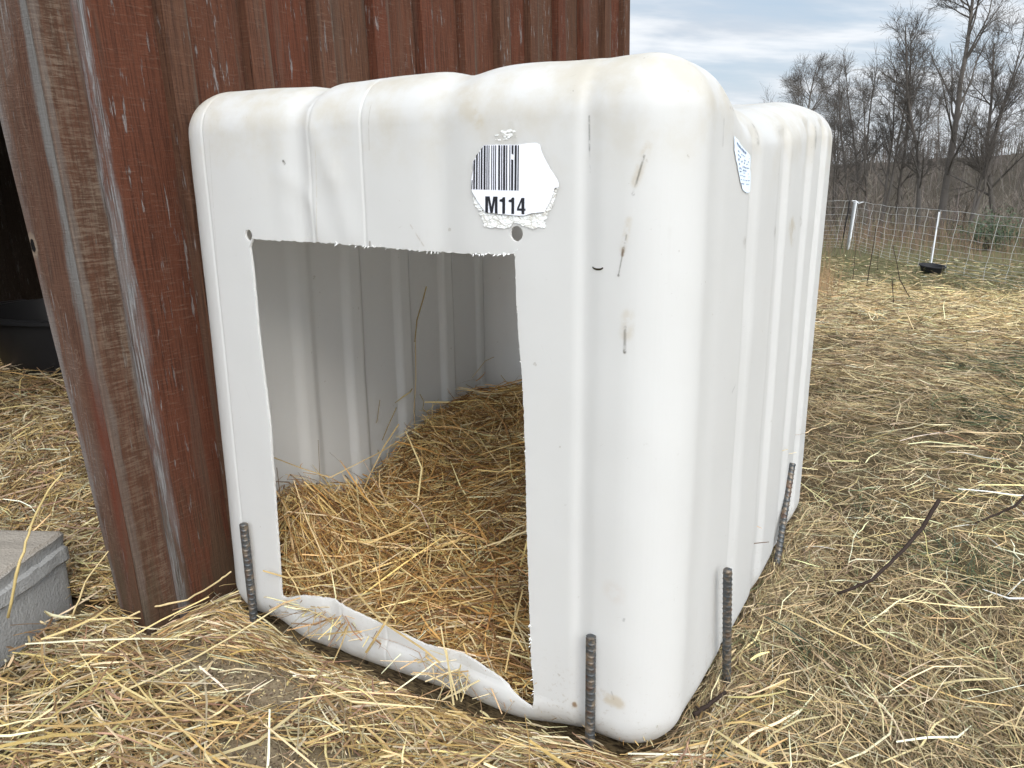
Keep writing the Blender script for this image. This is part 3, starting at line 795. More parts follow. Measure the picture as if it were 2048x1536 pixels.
def barn():
    root = empty('red_barn', (-1.5, 1.0, 0.0)); off = np.array([-1.5, 1.0, 0.0])
    tag(root, 'weathered red board and batten barn with an open dark doorway', 'barn')
    red = wood_material('red_board', ((0.076, 0.024, 0.013), (0.118, 0.042, 0.023), (0.092, 0.044, 0.026)))
    for mm in ('x',): pass
    Y1 = 2.15; HT = 2.55
    rr = random.Random(11)
    V, Fc, C = [], [], []
    def board(y0, y1, x0, x1, r_, z0=-.05, z1=HT, bat=0.0):
        """upright board whose outer face is at x1, with a few rings so that its edges wander"""
        n = 26; i0 = len(V)
        for k in range(n + 1):
            z = z0 + (z1 - z0) * k / n
            wa = .0012 * math.sin(z * 3.1 + r_ * 40) + .0006 * math.sin(z * 11 + r_ * 90); wb = .0012 * math.sin(z * 2.7 + r_ * 70) + .0006 * math.sin(z * 9 + r_ * 10)
            for (yy, xx, ac) in ((y0 + wa, x0, .5), (y0 + wa, x1 - .0015, .5), (y0 + wa + .0015, x1, 0.0), (y1 + wb - .0015, x1, 1.0), (y1 + wb, x1 - .0015, .5), (y1 + wb, x0, .5)):
                V.append((xx, yy - LEAN * z, z)); C.append((r_, ac, bat))
        for k in range(n):
            for j in range(5):
                a = i0 + k * 6 + j; Fc.append((a, a + 1, a + 7, a + 6))
        Fc.append(tuple(i0 + j for j in range(6))[::-1]); Fc.append(tuple(i0 + n * 6 + j for j in range(6)))
    board(-.1455, -.078, -.0325, -.0265, .55)
    k = 0; y = .068
    board(-.0775, y + .03, -.055, -.030, .35)
    while y < Y1 - .03:
        board(y, y + .052 + rr.uniform(-.003, .004), -.0295, -.0035 + rr.uniform(-.0015, .0010), rr.random(), bat=1.0)
        e = min(y + .187 + .03, Y1)
        board(y + .0305, e, -.055, -.030 + rr.uniform(-.001, .0), rr.random())
        y += .187 + rr.uniform(-.003, .003)
    mesh_obj('side_wall', V, Fc, red, root, False, np.array(C), off=off)
    # corner board on the front, beside the doorway
    kn = at(82, 490, 1, -.165)
    frm = wood_material('corner_board', ((0.074, 0.034, 0.021), (0.115, 0.062, 0.041), (0.085, 0.034, 0.021)), (float(kn[0]), float(kn[2])), True)
    V, Fc, C = [], [], []
    n = 40
    for k in range(n + 1):
        z = -.05 + (HT + .05) * k / n
        wd = .072 + .070 * z if z < 1.3 else .163
        wob = .0016 * math.sin(z * 7) + .001 * math.sin(z * 19)
        yf = -.1455 - LEAN * z; yb = yf + .026
        for (xx, yy, ac) in ((-.0325 - wd + wob, yb, 0), (-.0325 - wd + wob, yf + .002, 0), (-.0325 - wd + .002 + wob, yf, 0), (-.0395, yf, 1), (-.0378, yf + .0018, 1), (-.0378, yb, 1)):
            V.append((xx, yy, z)); C.append((.3, ac, 0))
    for k in range(n):
        for j in range(6):
            a = k * 6 + j; b = k * 6 + (j + 1) % 6; Fc.append((a, b, b + 6, a + 6))
    Fc.append(tuple(range(6))[::-1]); Fc.append(tuple(n * 6 + j for j in range(6)))
    cb = mesh_obj('corner_board', V, Fc, frm, root, False, np.array(C), off=off)
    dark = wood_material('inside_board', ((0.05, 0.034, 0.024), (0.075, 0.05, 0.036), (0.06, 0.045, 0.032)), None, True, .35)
    fm = wood_material('front_board', ((0.075, 0.028, 0.019), (0.115, 0.045, 0.030), (0.095, 0.048, 0.031)), None, True)
    def walls(name, parts, mat, cols=None):
        mb = MB()
        for a, b in parts: mb.box(a, b)
        V = np.array(mb.V); V[:, 1] -= LEAN * V[:, 2]
        C = np.zeros((len(V), 3)); C[:, 0] = np.repeat(np.random.default_rng(2).random(len(parts)), 8)[:len(V)]; C[:, 1] = .5
        return mesh_obj(name, V, mb.F, mat, root, False, C, off=off)
    # rest of the front wall: left of the doorway and the strip above it
    pr = []
    xx = -3.2
    while xx < -1.45: pr.append(((xx, -.135, -.05), (xx + .183, -.115, HT))); xx += .187
    xx = -1.44
    while xx < -.10: pr.append(((xx, -.135, 2.15), (min(xx + .183, -.062), -.115, HT))); xx += .187
    walls('front_wall', pr, fm)
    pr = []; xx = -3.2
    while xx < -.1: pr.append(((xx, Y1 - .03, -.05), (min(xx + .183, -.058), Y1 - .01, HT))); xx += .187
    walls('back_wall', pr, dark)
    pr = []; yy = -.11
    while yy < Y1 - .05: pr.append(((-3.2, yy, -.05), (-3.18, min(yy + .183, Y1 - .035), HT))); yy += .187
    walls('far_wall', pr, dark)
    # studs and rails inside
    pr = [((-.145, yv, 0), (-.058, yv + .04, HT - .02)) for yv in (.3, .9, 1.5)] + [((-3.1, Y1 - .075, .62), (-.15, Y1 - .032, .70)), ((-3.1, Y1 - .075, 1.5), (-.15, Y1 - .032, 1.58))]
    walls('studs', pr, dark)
    mt = simple('rusty_roofing', (0.16, 0.13, 0.12), .55, .4, .3, 6, .3)
    V, Fc = [], []
    nn = 120
    for k in range(nn + 1):
        y = -.45 + (Y1 + .75) * k / nn; dz = .010 * math.cos(k * 2 * PI / 5)
        for x, z in ((-3.45, HT + .45), (-3.45, HT + .44), (.10, HT + .02), (.10, HT + .01)):
            pass
        V += [(-3.45, y, HT + .55 + dz), (.05, y, HT + .03 + dz), (.05, y, HT + .022 + dz), (-3.45, y, HT + .542 + dz)]
    for k in range(nn):
        for j in range(4):
            a = k * 4 + j; b = k * 4 + (j + 1) % 4; Fc.append((a, b, b + 4, a + 4))
    Fc.append((0, 3, 2, 1)); Fc.append(tuple(nn * 4 + j for j in range(4)))
    mesh_obj('roof', V, Fc, mt, root, False, off=off)
    mb = MB(); mb.box((-3.2, -.10, -.06), (-.06, Y1 - .04, .012)); mesh_obj('floor', mb.V, mb.F, simple('barn_floor', (0.05, 0.038, 0.022), .95, .1, .4, 8), root, off=off)
barn()

def tub():
    m = simple('black_tub_plastic', (0.012, 0.012, 0.013), .4, .4, .2, 20)
    root = empty('tub', (-1.62, .74, .175)); tag(root, 'black tub in the dark behind the straw inside the barn', 'tub')
    V, Fc = [], []; n = 40
    prof = [(.0, 0), (.22, 0), (.235, .02), (.285, .22), (.30, .222), (.302, .235), (.278, .238), (.228, .03), (.0, .025)]
    for r_, z in prof:
        for j in range(n): V.append((r_ * 1.25 * math.cos(2 * PI * j / n), r_ * math.sin(2 * PI * j / n), z))
    for k in range(len(prof) - 1):
        for j in range(n): Fc.append((k * n + j, k * n + (j + 1) % n, (k + 1) * n + (j + 1) % n, (k + 1) * n + j))
    mesh_obj('basin', V, Fc, m, root, True, sharp=40)
    for s in (-1, 1):
        mb = MB(); mb.tube([(s * .375, -.06, .215), (s * .43, -.045, .225), (s * .43, .045, .225), (s * .375, .06, .215)], .009, 6)
        mb.build('handle', m, root, True)
tub()

def concrete_block():
    m, t, o = material('rough_concrete')
    oc = t.add('ShaderNodeTexCoord').outputs['Object']
    n1_ = t.noise(oc, 14, 5, .65); n2_ = t.noise(oc, 230, 3, .7)
    v = t.add('ShaderNodeTexVoronoi'); t.put(v.inputs['Vector'], oc); v.inputs['Scale'].default_value = 190
    x, y, z = t.sep(oc)[:3]
    c = t.mix(n1_, (0.25, 0.25, 0.245), (0.36, 0.355, 0.34))
    c = t.mix(t.sstep(n2_, .55, .75), c, (0.17, 0.17, 0.17))
    c = t.mix(t.math('MULTIPLY', t.sstep(z, .180, .192), .6), c, t.mix(n1_, (0.20, 0.155, 0.105), (0.33, 0.27, 0.20)))
    principled(t, o, c, .92, .15, t.bump(n2_, .6, .003, t.bump(v.outputs[0], .4, .003)))
    bm = bmesh.new()
    # an outline of the section (across e, up) run along the block: body with a proud rim at its top edge
    sec = [(0, 0), (.0, .128), (-.010, .136), (-.010, .160), (-.002, .164), (-.002, .172), (-.006, .188), (.0, .194), (.19, .194), (.196, .188), (.196, .0)]
    n = 44; L = .42; ring = []
    rr = random.Random(8)
    for k in range(n + 1):
        s = -0.0 + L * k / n; row = []
        for j, (e, z) in enumerate(sec):
            inset = (.004 if k in (0, n) else 0)
            nz = mnoise.noise(Vector((s * 30, e * 30, z * 30))) * .0022 + mnoise.noise(Vector((s * 90, e * 90, z * 90))) * .0012
            ee = e + (inset if e < .1 else -inset) + nz; z2 = z - (inset if z > .1 else 0) + nz
            row.append(bm.verts.new((ee, s, z2)))
        ring.append(row)
    for k in range(n):
        for j in range(len(sec)):
            a, b = j, (j + 1) % len(sec)
            bm.faces.new((ring[k][a], ring[k][b], ring[k + 1][b], ring[k + 1][a]))
    bm.faces.new(ring[0][::-1]); bm.faces.new(ring[n])
    bmesh.ops.recalc_face_normals(bm, faces=bm.faces)
    me = bpy.data.meshes.new('concrete_block'); bm.to_mesh(me); bm.free(); me.materials.append(m)
    me.polygons.foreach_set('use_smooth', [True] * len(me.polygons)); me.set_sharp_from_angle(angle=R(38))
    o_ = link(bpy.data.objects.new('concrete_block', me))
    P_ = at(131, 1100, 2, .135); Q_ = at(0, 1196, 2, .135)
    d = (Q_ - P_)[:2]; d /= np.linalg.norm(d)
    # local +y runs along d, local +x points away from the viewer
    ang = math.atan2(-d[0], d[1])
    o_.rotation_euler = (0, 0, ang); o_.location = (P_[0], P_[1], -.014)
    ex = np.array([math.cos(ang), math.sin(ang)])
    if ex @ (CAM[:2] - P_[:2]) > 0:
        o_.scale = (-1, 1, 1)
    tag(o_, 'rough grey concrete block with a stepped edge in front of the barn doorway', 'block')
    return P_[:2], d, -ex if ex @ (CAM[:2] - P_[:2]) > 0 else ex
BLK = concrete_block()

# ------------------------------------------------------------------ straw and grass
RG = np.random.default_rng(77)
def straw_mat(name, rough=.5, trans=.15):
    m, t, o = material(name)
    c = t.add('ShaderNodeAttribute', attribute_name='Col').outputs['Color']
    oc = t.add('ShaderNodeTexCoord').outputs['Object']
    n = t.noise(oc, 160, 3, .6)
    c = t.mix(t.math('MULTIPLY', t.sstep(n, .5, .75), .28), c, (0.13, 0.08, 0.035))
    p = t.add('ShaderNodeBsdfPrincipled'); t.put(p.inputs['Base Color'], c); p.inputs['Roughness'].default_value = rough; p.inputs['Specular IOR Level'].default_value = .35
    if trans:
        tr = t.add('ShaderNodeBsdfTranslucent'); t.put(tr.inputs[0], c); mx = t.add('ShaderNodeMixShader'); mx.inputs[0].default_value = trans
        t.l.new(p.outputs[0], mx.inputs[1]); t.l.new(tr.outputs[0], mx.inputs[2]); t.l.new(mx.outputs[0], o.inputs[0])
    else: t.l.new(p.outputs[0], o.inputs[0])
    return m
STRAW_M = straw_mat('straw'); HAY_M = straw_mat('dead_grass', .6)
def palette(n, cols, wts, jit=.18):
    cols = np.array(cols); k = RG.choice(len(cols), n, p=np.array(wts) / sum(wts))
    c = cols[k] * (1 + RG.normal(0, jit, (n, 1))) * (1 + RG.normal(0, .04, (n, 3)))
    return np.clip(c, .004, .9)
def strands(xy, ground_fn, L, wd, az, lift, tilt, kink, col, flat=.30, curl=0.0, seg=3, zmax=None):
    """draped stalks: returns vertices, quads and colours"""
    n = len(xy)
    L = np.broadcast_to(L, (n,)); wd = np.broadcast_to(wd, (n,))
    hx, hy = np.cos(az), np.sin(az)
    k1 = RG.normal(0, 1, n) * kink
    ts = np.linspace(-.5, .5, seg + 1)
    P = np.zeros((n, seg + 1, 3))
    kp = RG.uniform(-.3, .3, n)            # where the stalk is bent
    for i, tt in enumerate(ts):
        bend = np.abs(tt - kp) * k1 + curl * RG.normal(0, 1, n) * tt * tt
        dx = hx * tt * L - hy * bend * L; dy = hy * tt * L + hx * bend * L
        P[:, i, 0] = xy[:, 0] + dx; P[:, i, 1] = xy[:, 1] + dy
    g = ground_fn(P[:, :, 0].ravel(), P[:, :, 1].ravel()).reshape(n, seg + 1)
    gm = ground_fn(xy[:, 0], xy[:, 1])
    gg = .45 * g + .55 * gm[:, None] if False else g
    zt = lift[:, None] + tilt[:, None] * ts[None, :] * L[:, None] + (RG.normal(0, .12, n)[:, None]) * (ts[None, :] ** 2) * L[:, None] * 0
    P[:, :, 2] = gg + np.maximum(zt, .0005)
    T = np.gradient(P, axis=1); T /= np.maximum(np.linalg.norm(T, axis=2, keepdims=True), 1e-9)
    upv = np.array([0, 0, 1.0]); S = np.cross(T, upv); S /= np.maximum(np.linalg.norm(S, axis=2, keepdims=True), 1e-6)
    N = np.cross(S, T)
    ro = RG.uniform(0, 2 * PI, n)
    c, s = np.cos(ro)[:, None, None], np.sin(ro)[:, None, None]
    A = S * c + N * s; B = -S * s + N * c
    tap = np.ones(seg + 1); tap[0] = .75; tap[-1] = .4
    V = np.zeros((n, seg + 1, 3, 3))
    for j in range(3):
        th = 2 * PI * j / 3 + .3
        V[:, :, j] = P + (A * math.cos(th) + B * math.sin(th) * flat) * (wd[:, None, None] * .56) * tap[None, :, None]
    V = V.reshape(-1, 3)
    b = np.arange(n)[:, None, None] * (seg + 1) * 3 + np.arange(seg)[None, :, None] * 3
    j = np.arange(3)[None, None, :]; j2 = (j + 1) % 3
    Q = np.stack([b + j, b + j2, b + 3 + j2, b + 3 + j], -1).reshape(-1, 4)
    # node marks: slight change along the stalk
    cc = np.repeat(col[:, None, :], (seg + 1) * 3, axis=1)
    k = 1 + RG.normal(0, .10, (n, seg + 1)); cc = cc * np.repeat(k, 3, axis=1)[:, :, None]
    return V, Q, np.clip(cc.reshape(-1, 3), .003, .95)
def merge(parts):
    V, Q, C = [], [], []; i = 0
    for v, q, c in parts: V.append(v); Q.append(q + i); C.append(c); i += len(v)
    return np.concatenate(V), np.concatenate(Q), np.concatenate(C)
def in_block(x, y, pad=.0):
    p, d, e = BLK; rx, ry = x - p[0], y - p[1]
    a = rx * d[0] + ry * d[1]; b = rx * e[0] + ry * e[1]
    return (a > -.01 - pad) & (a < .43 + pad) & (b > -.012 - pad) & (b < .2 + pad)
def in_shelter(x, y, pad=0.0): return (x > -pad) & (x < TW + pad) & (y > -pad + .012) & (y < TD + pad)
def in_barn(x, y): return (x < -.005) & (y > -.150) & (y < 2.16) & (x > -3.3)

GOLD = [(0.62, 0.47, 0.22), (0.70, 0.57, 0.33), (0.50, 0.34, 0.135), (0.36, 0.24, 0.105), (0.74, 0.66, 0.46), (0.27, 0.165, 0.085), (0.45, 0.37, 0.24), (0.40, 0.25, 0.16)]
GW = [5, 4.5, 4.5, 4.5, 2.6, 5, 3, 2.5]
INNER = [(0.66, 0.46, 0.19), (0.70, 0.54, 0.28), (0.48, 0.27, 0.085), (0.32, 0.17, 0.055), (0.70, 0.57, 0.34), (0.17, 0.085, 0.035)]
IW = [5, 4, 5, 5, 2, 5]
MATG = [(0.48, 0.37, 0.20), (0.60, 0.48, 0.28), (0.28, 0.20, 0.105), (0.66, 0.56, 0.36), (0.14, 0.098, 0.056), (0.38, 0.30, 0.185), (0.14, 0.15, 0.07), (0.46, 0.33, 0.165)]
MW = [5, 4, 5, 2.2, 4, 4, 1.2, 2]

def polar_pts(n, r0, r1, a0, a1):
    """random places round the camera's foot, thinning with distance (screen density stays even)"""
    u = RG.random(n); r = np.exp(np.log(r0) + (np.log(r1) - np.log(r0)) * u); a = RG.uniform(a0, a1, n)
    return CAM[0] + r * np.sin(a), CAM[1] + r * np.cos(a), r
GREEN = [(1.30, .95, .13, .10), (1.36, 2.3, .22, .18), (1.45, 3.2, .30, .25), (1.50, 1.95, .12, .12), (1.05, 1.15, .08, .07), (1.0, 0.05, .05, .05), (2.2, 3.9, .5, .35), (1.05, .42, .06, .06), (1.62, 2.75, .2, .2)]
def green_mask(x, y):
    m = np.zeros_like(x)
    for cx, cy, a, b in GREEN: m = np.maximum(m, np.exp(-(((x - cx) / a) ** 2 + ((y - cy) / b) ** 2)))
    return m
YEL = [(1.7, 5.6, .75, 1.0), (1.55, 10.2, 1.5, 1.9), (.6, 11.2, .8, .8), (.9, 8.8, .9, 1.3), (1.55, 2.55, .18, .22), (2.4, 7.4, 1.0, 2.2), (1.75, 1.6, .25, .3)]
def yel_mask(x, y):
    m = np.zeros_like(x)
    for cx, cy, a, b in YEL: m = np.maximum(m, np.exp(-(((x - cx) / a) ** 2 + ((y - cy) / b) ** 2)))
    return np.clip(m + .35 * vn.fbm(x * 2.1, y * 2.1, 2) * (m > .15), 0, 1)

def fresh_zone(x, y):
    """1 where loose golden straw covers the ground (in front of the barn and the doorway)"""
    e = x - .93 + .15 * vn.fbm(x * 5, y * 5, 2) + .35 * np.maximum(y, 0)
    return 1 - sstep(e, -.10, .22)
def ground_cover():
    # loose golden straw
    parts = []
    def keep_outside(x, y): return ~(in_shelter(x, y, .004) | in_block(x, y, .004) | in_barn(x, y))
    def golden(n, r0, r1, a0, a1, Lr, wr, lift, tilt, dens_dirt, kink=.25, cols=GOLD, wts=GW, jit=.2):
        x, y, r = polar_pts(n, r0, r1, a0, a1)
        fz = fresh_zone(x, y); dm = dirt_mask(x, y)
        k = keep_outside(x, y) & (RG.random(n) < fz) & (RG.random(n) > dm * dens_dirt)
        x, y, r = x[k], y[k], r[k]; n = len(x)
        L = RG.uniform(*Lr, n) ; wd = RG.uniform(*wr, n)
        az = np.where(RG.random(n) < .45, RG.normal(.3, .6, n), RG.uniform(0, PI, n))
        dm = dm[k]
        lf = np.abs(RG.normal(0, 1, n)) * lift * (1 - .75 * dm) + .001
        tl = RG.normal(0, tilt, n) * (1 - .6 * dm)
        sill = (y > -.085) & (x > .1) & (x < .95); lf = np.where(sill, lf * .3, lf); tl = np.where(sill, tl * .25, tl); L = np.where((y > -.03) & sill, L * .2, L)
        # keep ends of stalks out of walls
        for s_ in (-.5, .5):
            ex, ey = x + np.cos(az) * L * s_, y + np.sin(az) * L * s_
            bad = ~keep_outside(ex, ey) & ((ey > .0) | in_block(ex, ey, .004))
            L = np.where(bad, L * .3, L)
        return strands(np.stack([x, y], 1), H, L, wd, az, lf, tl, kink, palette(n, cols, wts, jit), curl=.15)
    A0, A1 = -R(95), R(25)
    parts.append(golden(26000, .60, 2.4, A0, A1, (.03, .10), (.0012, .0034), .012, .08, .985))
    parts.append(golden(17000, .60, 2.4, A0, A1, (.05, .16), (.0018, .0046), .024, .15, .985))
    parts.append(golden(2600, .60, 2.0, A0, A1, (.12, .28), (.0024, .0056), .034, .14, .94, .16))
    parts.append(golden(22000, .60, 2.2, A0, A1, (.008, .03), (.0010, .0024), .006, .2, .88))
    parts.append(golden(2600, .60, 1.7, A0, A1, (.02, .07), (.0030, .0058), .02, .2, .85, .1, [(0.66, .55, .32), (.74, .66, .46), (.55, .40, .18)], [2, 1, 2], .12))
    def tuck(n, p0, p1, az0, outw, wmax, cols, wts, Lr=(.02, .10), wr=(.0012, .0034), lift=.012):
        f = RG.random(n); d = .004 + np.abs(RG.normal(0, 1, n)) * wmax
        x = p0[0] + (p1[0] - p0[0]) * f + outw[0] * d; y = p0[1] + (p1[1] - p0[1]) * f + outw[1] * d
        return strands(np.stack([x, y], 1), H, RG.uniform(*Lr, n), RG.uniform(*wr, n), az0 + RG.normal(0, .32, n) * np.clip(d / .03, .25, 1.6), np.abs(RG.normal(0, 1, n)) * lift + .002, RG.normal(0, .06, n), .2, palette(n, cols, wts), curl=.15)
    parts.append(tuck(1500, (.06, -.004), (.17, -.004), 0, (0, -1), .035, GOLD, GW, lift=.014))
    parts.append(tuck(800, (.15, .012), (.74, .012), 0, (0, -1), .045, GOLD, GW, lift=.003))
    parts.append(tuck(3000, (.70, -.004), (.88, -.004), 0, (0, -1), .045, GOLD, GW, lift=.017))
    parts.append(tuck(900, (.84, .0), (.93, .07), .75, (.7, -.7), .035, GOLD, GW, lift=.010))
    parts.append(tuck(1600, (-.035, -.15), (-.16, -.15), 0, (0, -1), .05, GOLD, GW, lift=.016))
    parts.append(tuck(900, (-.012, -.13), (-.012, .03), PI / 2, (1, 0), .02, GOLD, GW, lift=.014))
    n = 16000; x = RG.uniform(-.05, .6, n); y = RG.uniform(-.36, .05, n); k = RG.random(n) < dirt_mask(x, y) * .55; x, y = x[k], y[k]; n = len(x)
    parts.append(strands(np.stack([x, y], 1), H, RG.uniform(.0015, .007, n), RG.uniform(.0015, .0045, n), RG.uniform(0, PI, n), RG.uniform(0, .0015, n), RG.normal(0, .3, n), .3, palette(n, [(.20, .155, .10), (.15, .11, .07), (.28, .225, .15), (.10, .075, .05), (.5, .4, .22)], [3, 3, 2, 2, 1.2], .15), flat=.6))
    V, Q, C = merge(parts)
    g = fast_quads('loose_straw', V, Q, STRAW_M, col=C)
    tag(g, 'loose golden straw scattered over the ground before the barn and the shelter', 'straw', kind='stuff')

    # matted dead grass right of the shelter and beyond
    parts = []
    def flow(x, y): return 2.2 + 1.1 * vn2.fbm(x * .9, y * .6, 2) + .5 * vn.fbm(x * 3.1, y * 3.1, 2)
    def matted(n, r0, r1, a0, a1, Lr, wr, lift, tilt, spread, cols=MATG, wts=MW, wmul=1.0, sel=None, jit=.2, base=.0):
        x, y, r = polar_pts(n, r0, r1, a0, a1)
        k = ~(in_shelter(x, y, .006) | in_barn(x, y)) & (RG.random(n) > fresh_zone(x, y) * .85)
        if sel is not None: k &= RG.random(n) < sel(x, y)
        x, y, r = x[k], y[k], r[k]; n = len(x)
        sc_ = np.maximum(1.0, r / 1.9)
        L = RG.uniform(*Lr, n) * np.minimum(sc_, 3.0) ** .45; wd = RG.uniform(*wr, n) * sc_ ** .88 * wmul
        az = flow(x, y) + RG.normal(0, spread, n)
        for s_ in (-.5, .5):
            ex, ey = x + np.cos(az) * L * s_, y + np.sin(az) * L * s_
            L = np.where(in_shelter(ex, ey, .01), L * .3, L)
        lf = base + np.abs(RG.normal(0, 1, n)) * lift * np.minimum(sc_, 2.5)
        col = palette(n, cols, wts, jit)
        # some areas are browner / paler than others
        tone = 1.2 + .5 * vn.fbm(x * 1.4, y * 1.4, 3); col = col * np.clip(tone, .55, 1.6)[:, None]
        ym = yel_mask(x, y)
        yc = palette(n, [(0.66, .50, .24), (0.72, .58, .32), (.52, .36, .16)], [2, 2, 1], .15)
        u = RG.random(n) < ym * .85
        col[u] = yc[u]
        gm = green_mask(x, y); gc = palette(n, [(0.055, .085, .040), (.085, .12, .055), (.05, .07, .045)], [2, 1, 1], .25)
        u = RG.random(n) < gm * .35; col[u] = gc[u]
        far = sstep(r, 10.5, 14.0); u = RG.random(n) < far * .6
        fg = palette(n, [(0.12, .125, .05), (.17, .15, .07), (.09, .10, .04)], [2, 2, 1], .25); col[u] = fg[u]
        return strands(np.stack([x, y], 1), H, L, wd, az, lf, RG.normal(0, tilt, n), .25, np.clip(col, .01, .8), curl=.3)
    B0, B1 = -R(36), R(75)
    parts.append(matted(66000, .60, 4.0, B0, R(80), (.04, .13), (.0008, .0018), .012, .05, .55))
    parts.append(matted(95000, 3.0, 17.5, B0, R(40), (.035, .11), (.0009, .0018), .012, .10, .7))
    parts.append(matted(13000, .60, 4.0, B0, R(80), (.05, .17), (.0010, .0026), .022, .12, .8, base=.004))
    parts.append(matted(12000, 3.0, 15.0, B0, R(40), (.05, .14), (.0011, .0022), .024, .28, 1.2))
    # brighter stray stalks on top
    parts.append(matted(1500, .60, 3.2, B0, R(80), (.06, .24), (.0020, .0036), .02, .10, 1.4, [(0.66, .53, .29), (.74, .65, .44), (.55, .41, .20)], [2, 1, 1.5], base=.008))
    # green tufts, blades combed over
    parts.append(matted(60000, .7, 6.0, -R(5), R(40), (.05, .13), (.0010, .0020), .022, .22, .45, [(0.045, .075, .035), (.075, .11, .05), (.10, .13, .07), (.04, .06, .04)], [3, 2, 1, 2], sel=lambda x, y: green_mask(x, y) ** 1.6 * .26))
    for c0, c1, nn in (((TW + .0, .06), (TW + .0, TD), 7000),):
        f = RG.random(nn); d = .003 + np.abs(RG.normal(0, 1, nn)) * .04
        x = c0[0] + d - .012; y = c0[1] + (c1[1] - c0[1]) * f
        parts.append(strands(np.stack([x, y], 1), H, RG.uniform(.03, .13, nn), RG.uniform(.0009, .0024, nn), PI / 2 + RG.normal(0, .35, nn) * np.clip(d / .03, .2, 1.8), np.abs(RG.normal(0, .010, nn)) + .002, RG.normal(0, .07, nn), .2, palette(nn, MATG, MW), curl=.2))
    V, Q, C = merge(parts)
    g = fast_quads('matted_grass', V, Q, HAY_M, col=C)
    tag(g, 'matted dead grass and hay with green tufts right of the shelter', 'grass', kind='stuff')
ground_cover()

def bed_h(x, y):
    x = np.asarray(x, float); y = np.asarray(y, float)
    z = .060 + .19 * sstep(y, .12, .95) * (.75 + .35 * sstep(x, .0, .45)) + .10 * np.exp(-((x - .06) / .10) ** 2 - ((y - .13) / .13) ** 2)
    z = z - .035 * np.exp(-((x - .12) / .12) ** 2 - ((y - .38) / .12) ** 2) + .05 * np.exp(-((x - .42) / .22) ** 2 - ((y - .98) / .16) ** 2)
    z = z + .055 * np.exp(-((x - .05) / .13) ** 2) * sstep(y, .05, .2) * (1 - sstep(y, .7, 1.0))
    z = z + .03 * vn.fbm(x * 7, y * 7, 2)
    # falls to the sill at the doorway
    return z * (.55 + .45 * sstep(y, .0, .16)) 
def barn_h(x, y):
    x = np.asarray(x, float); y = np.asarray(y, float)
    return .03 + .10 * sstep(y, -.15, .35) + .05 * sstep(-x, .5, 1.4) + .03 * vn.fbm(x * 5, y * 5, 2)
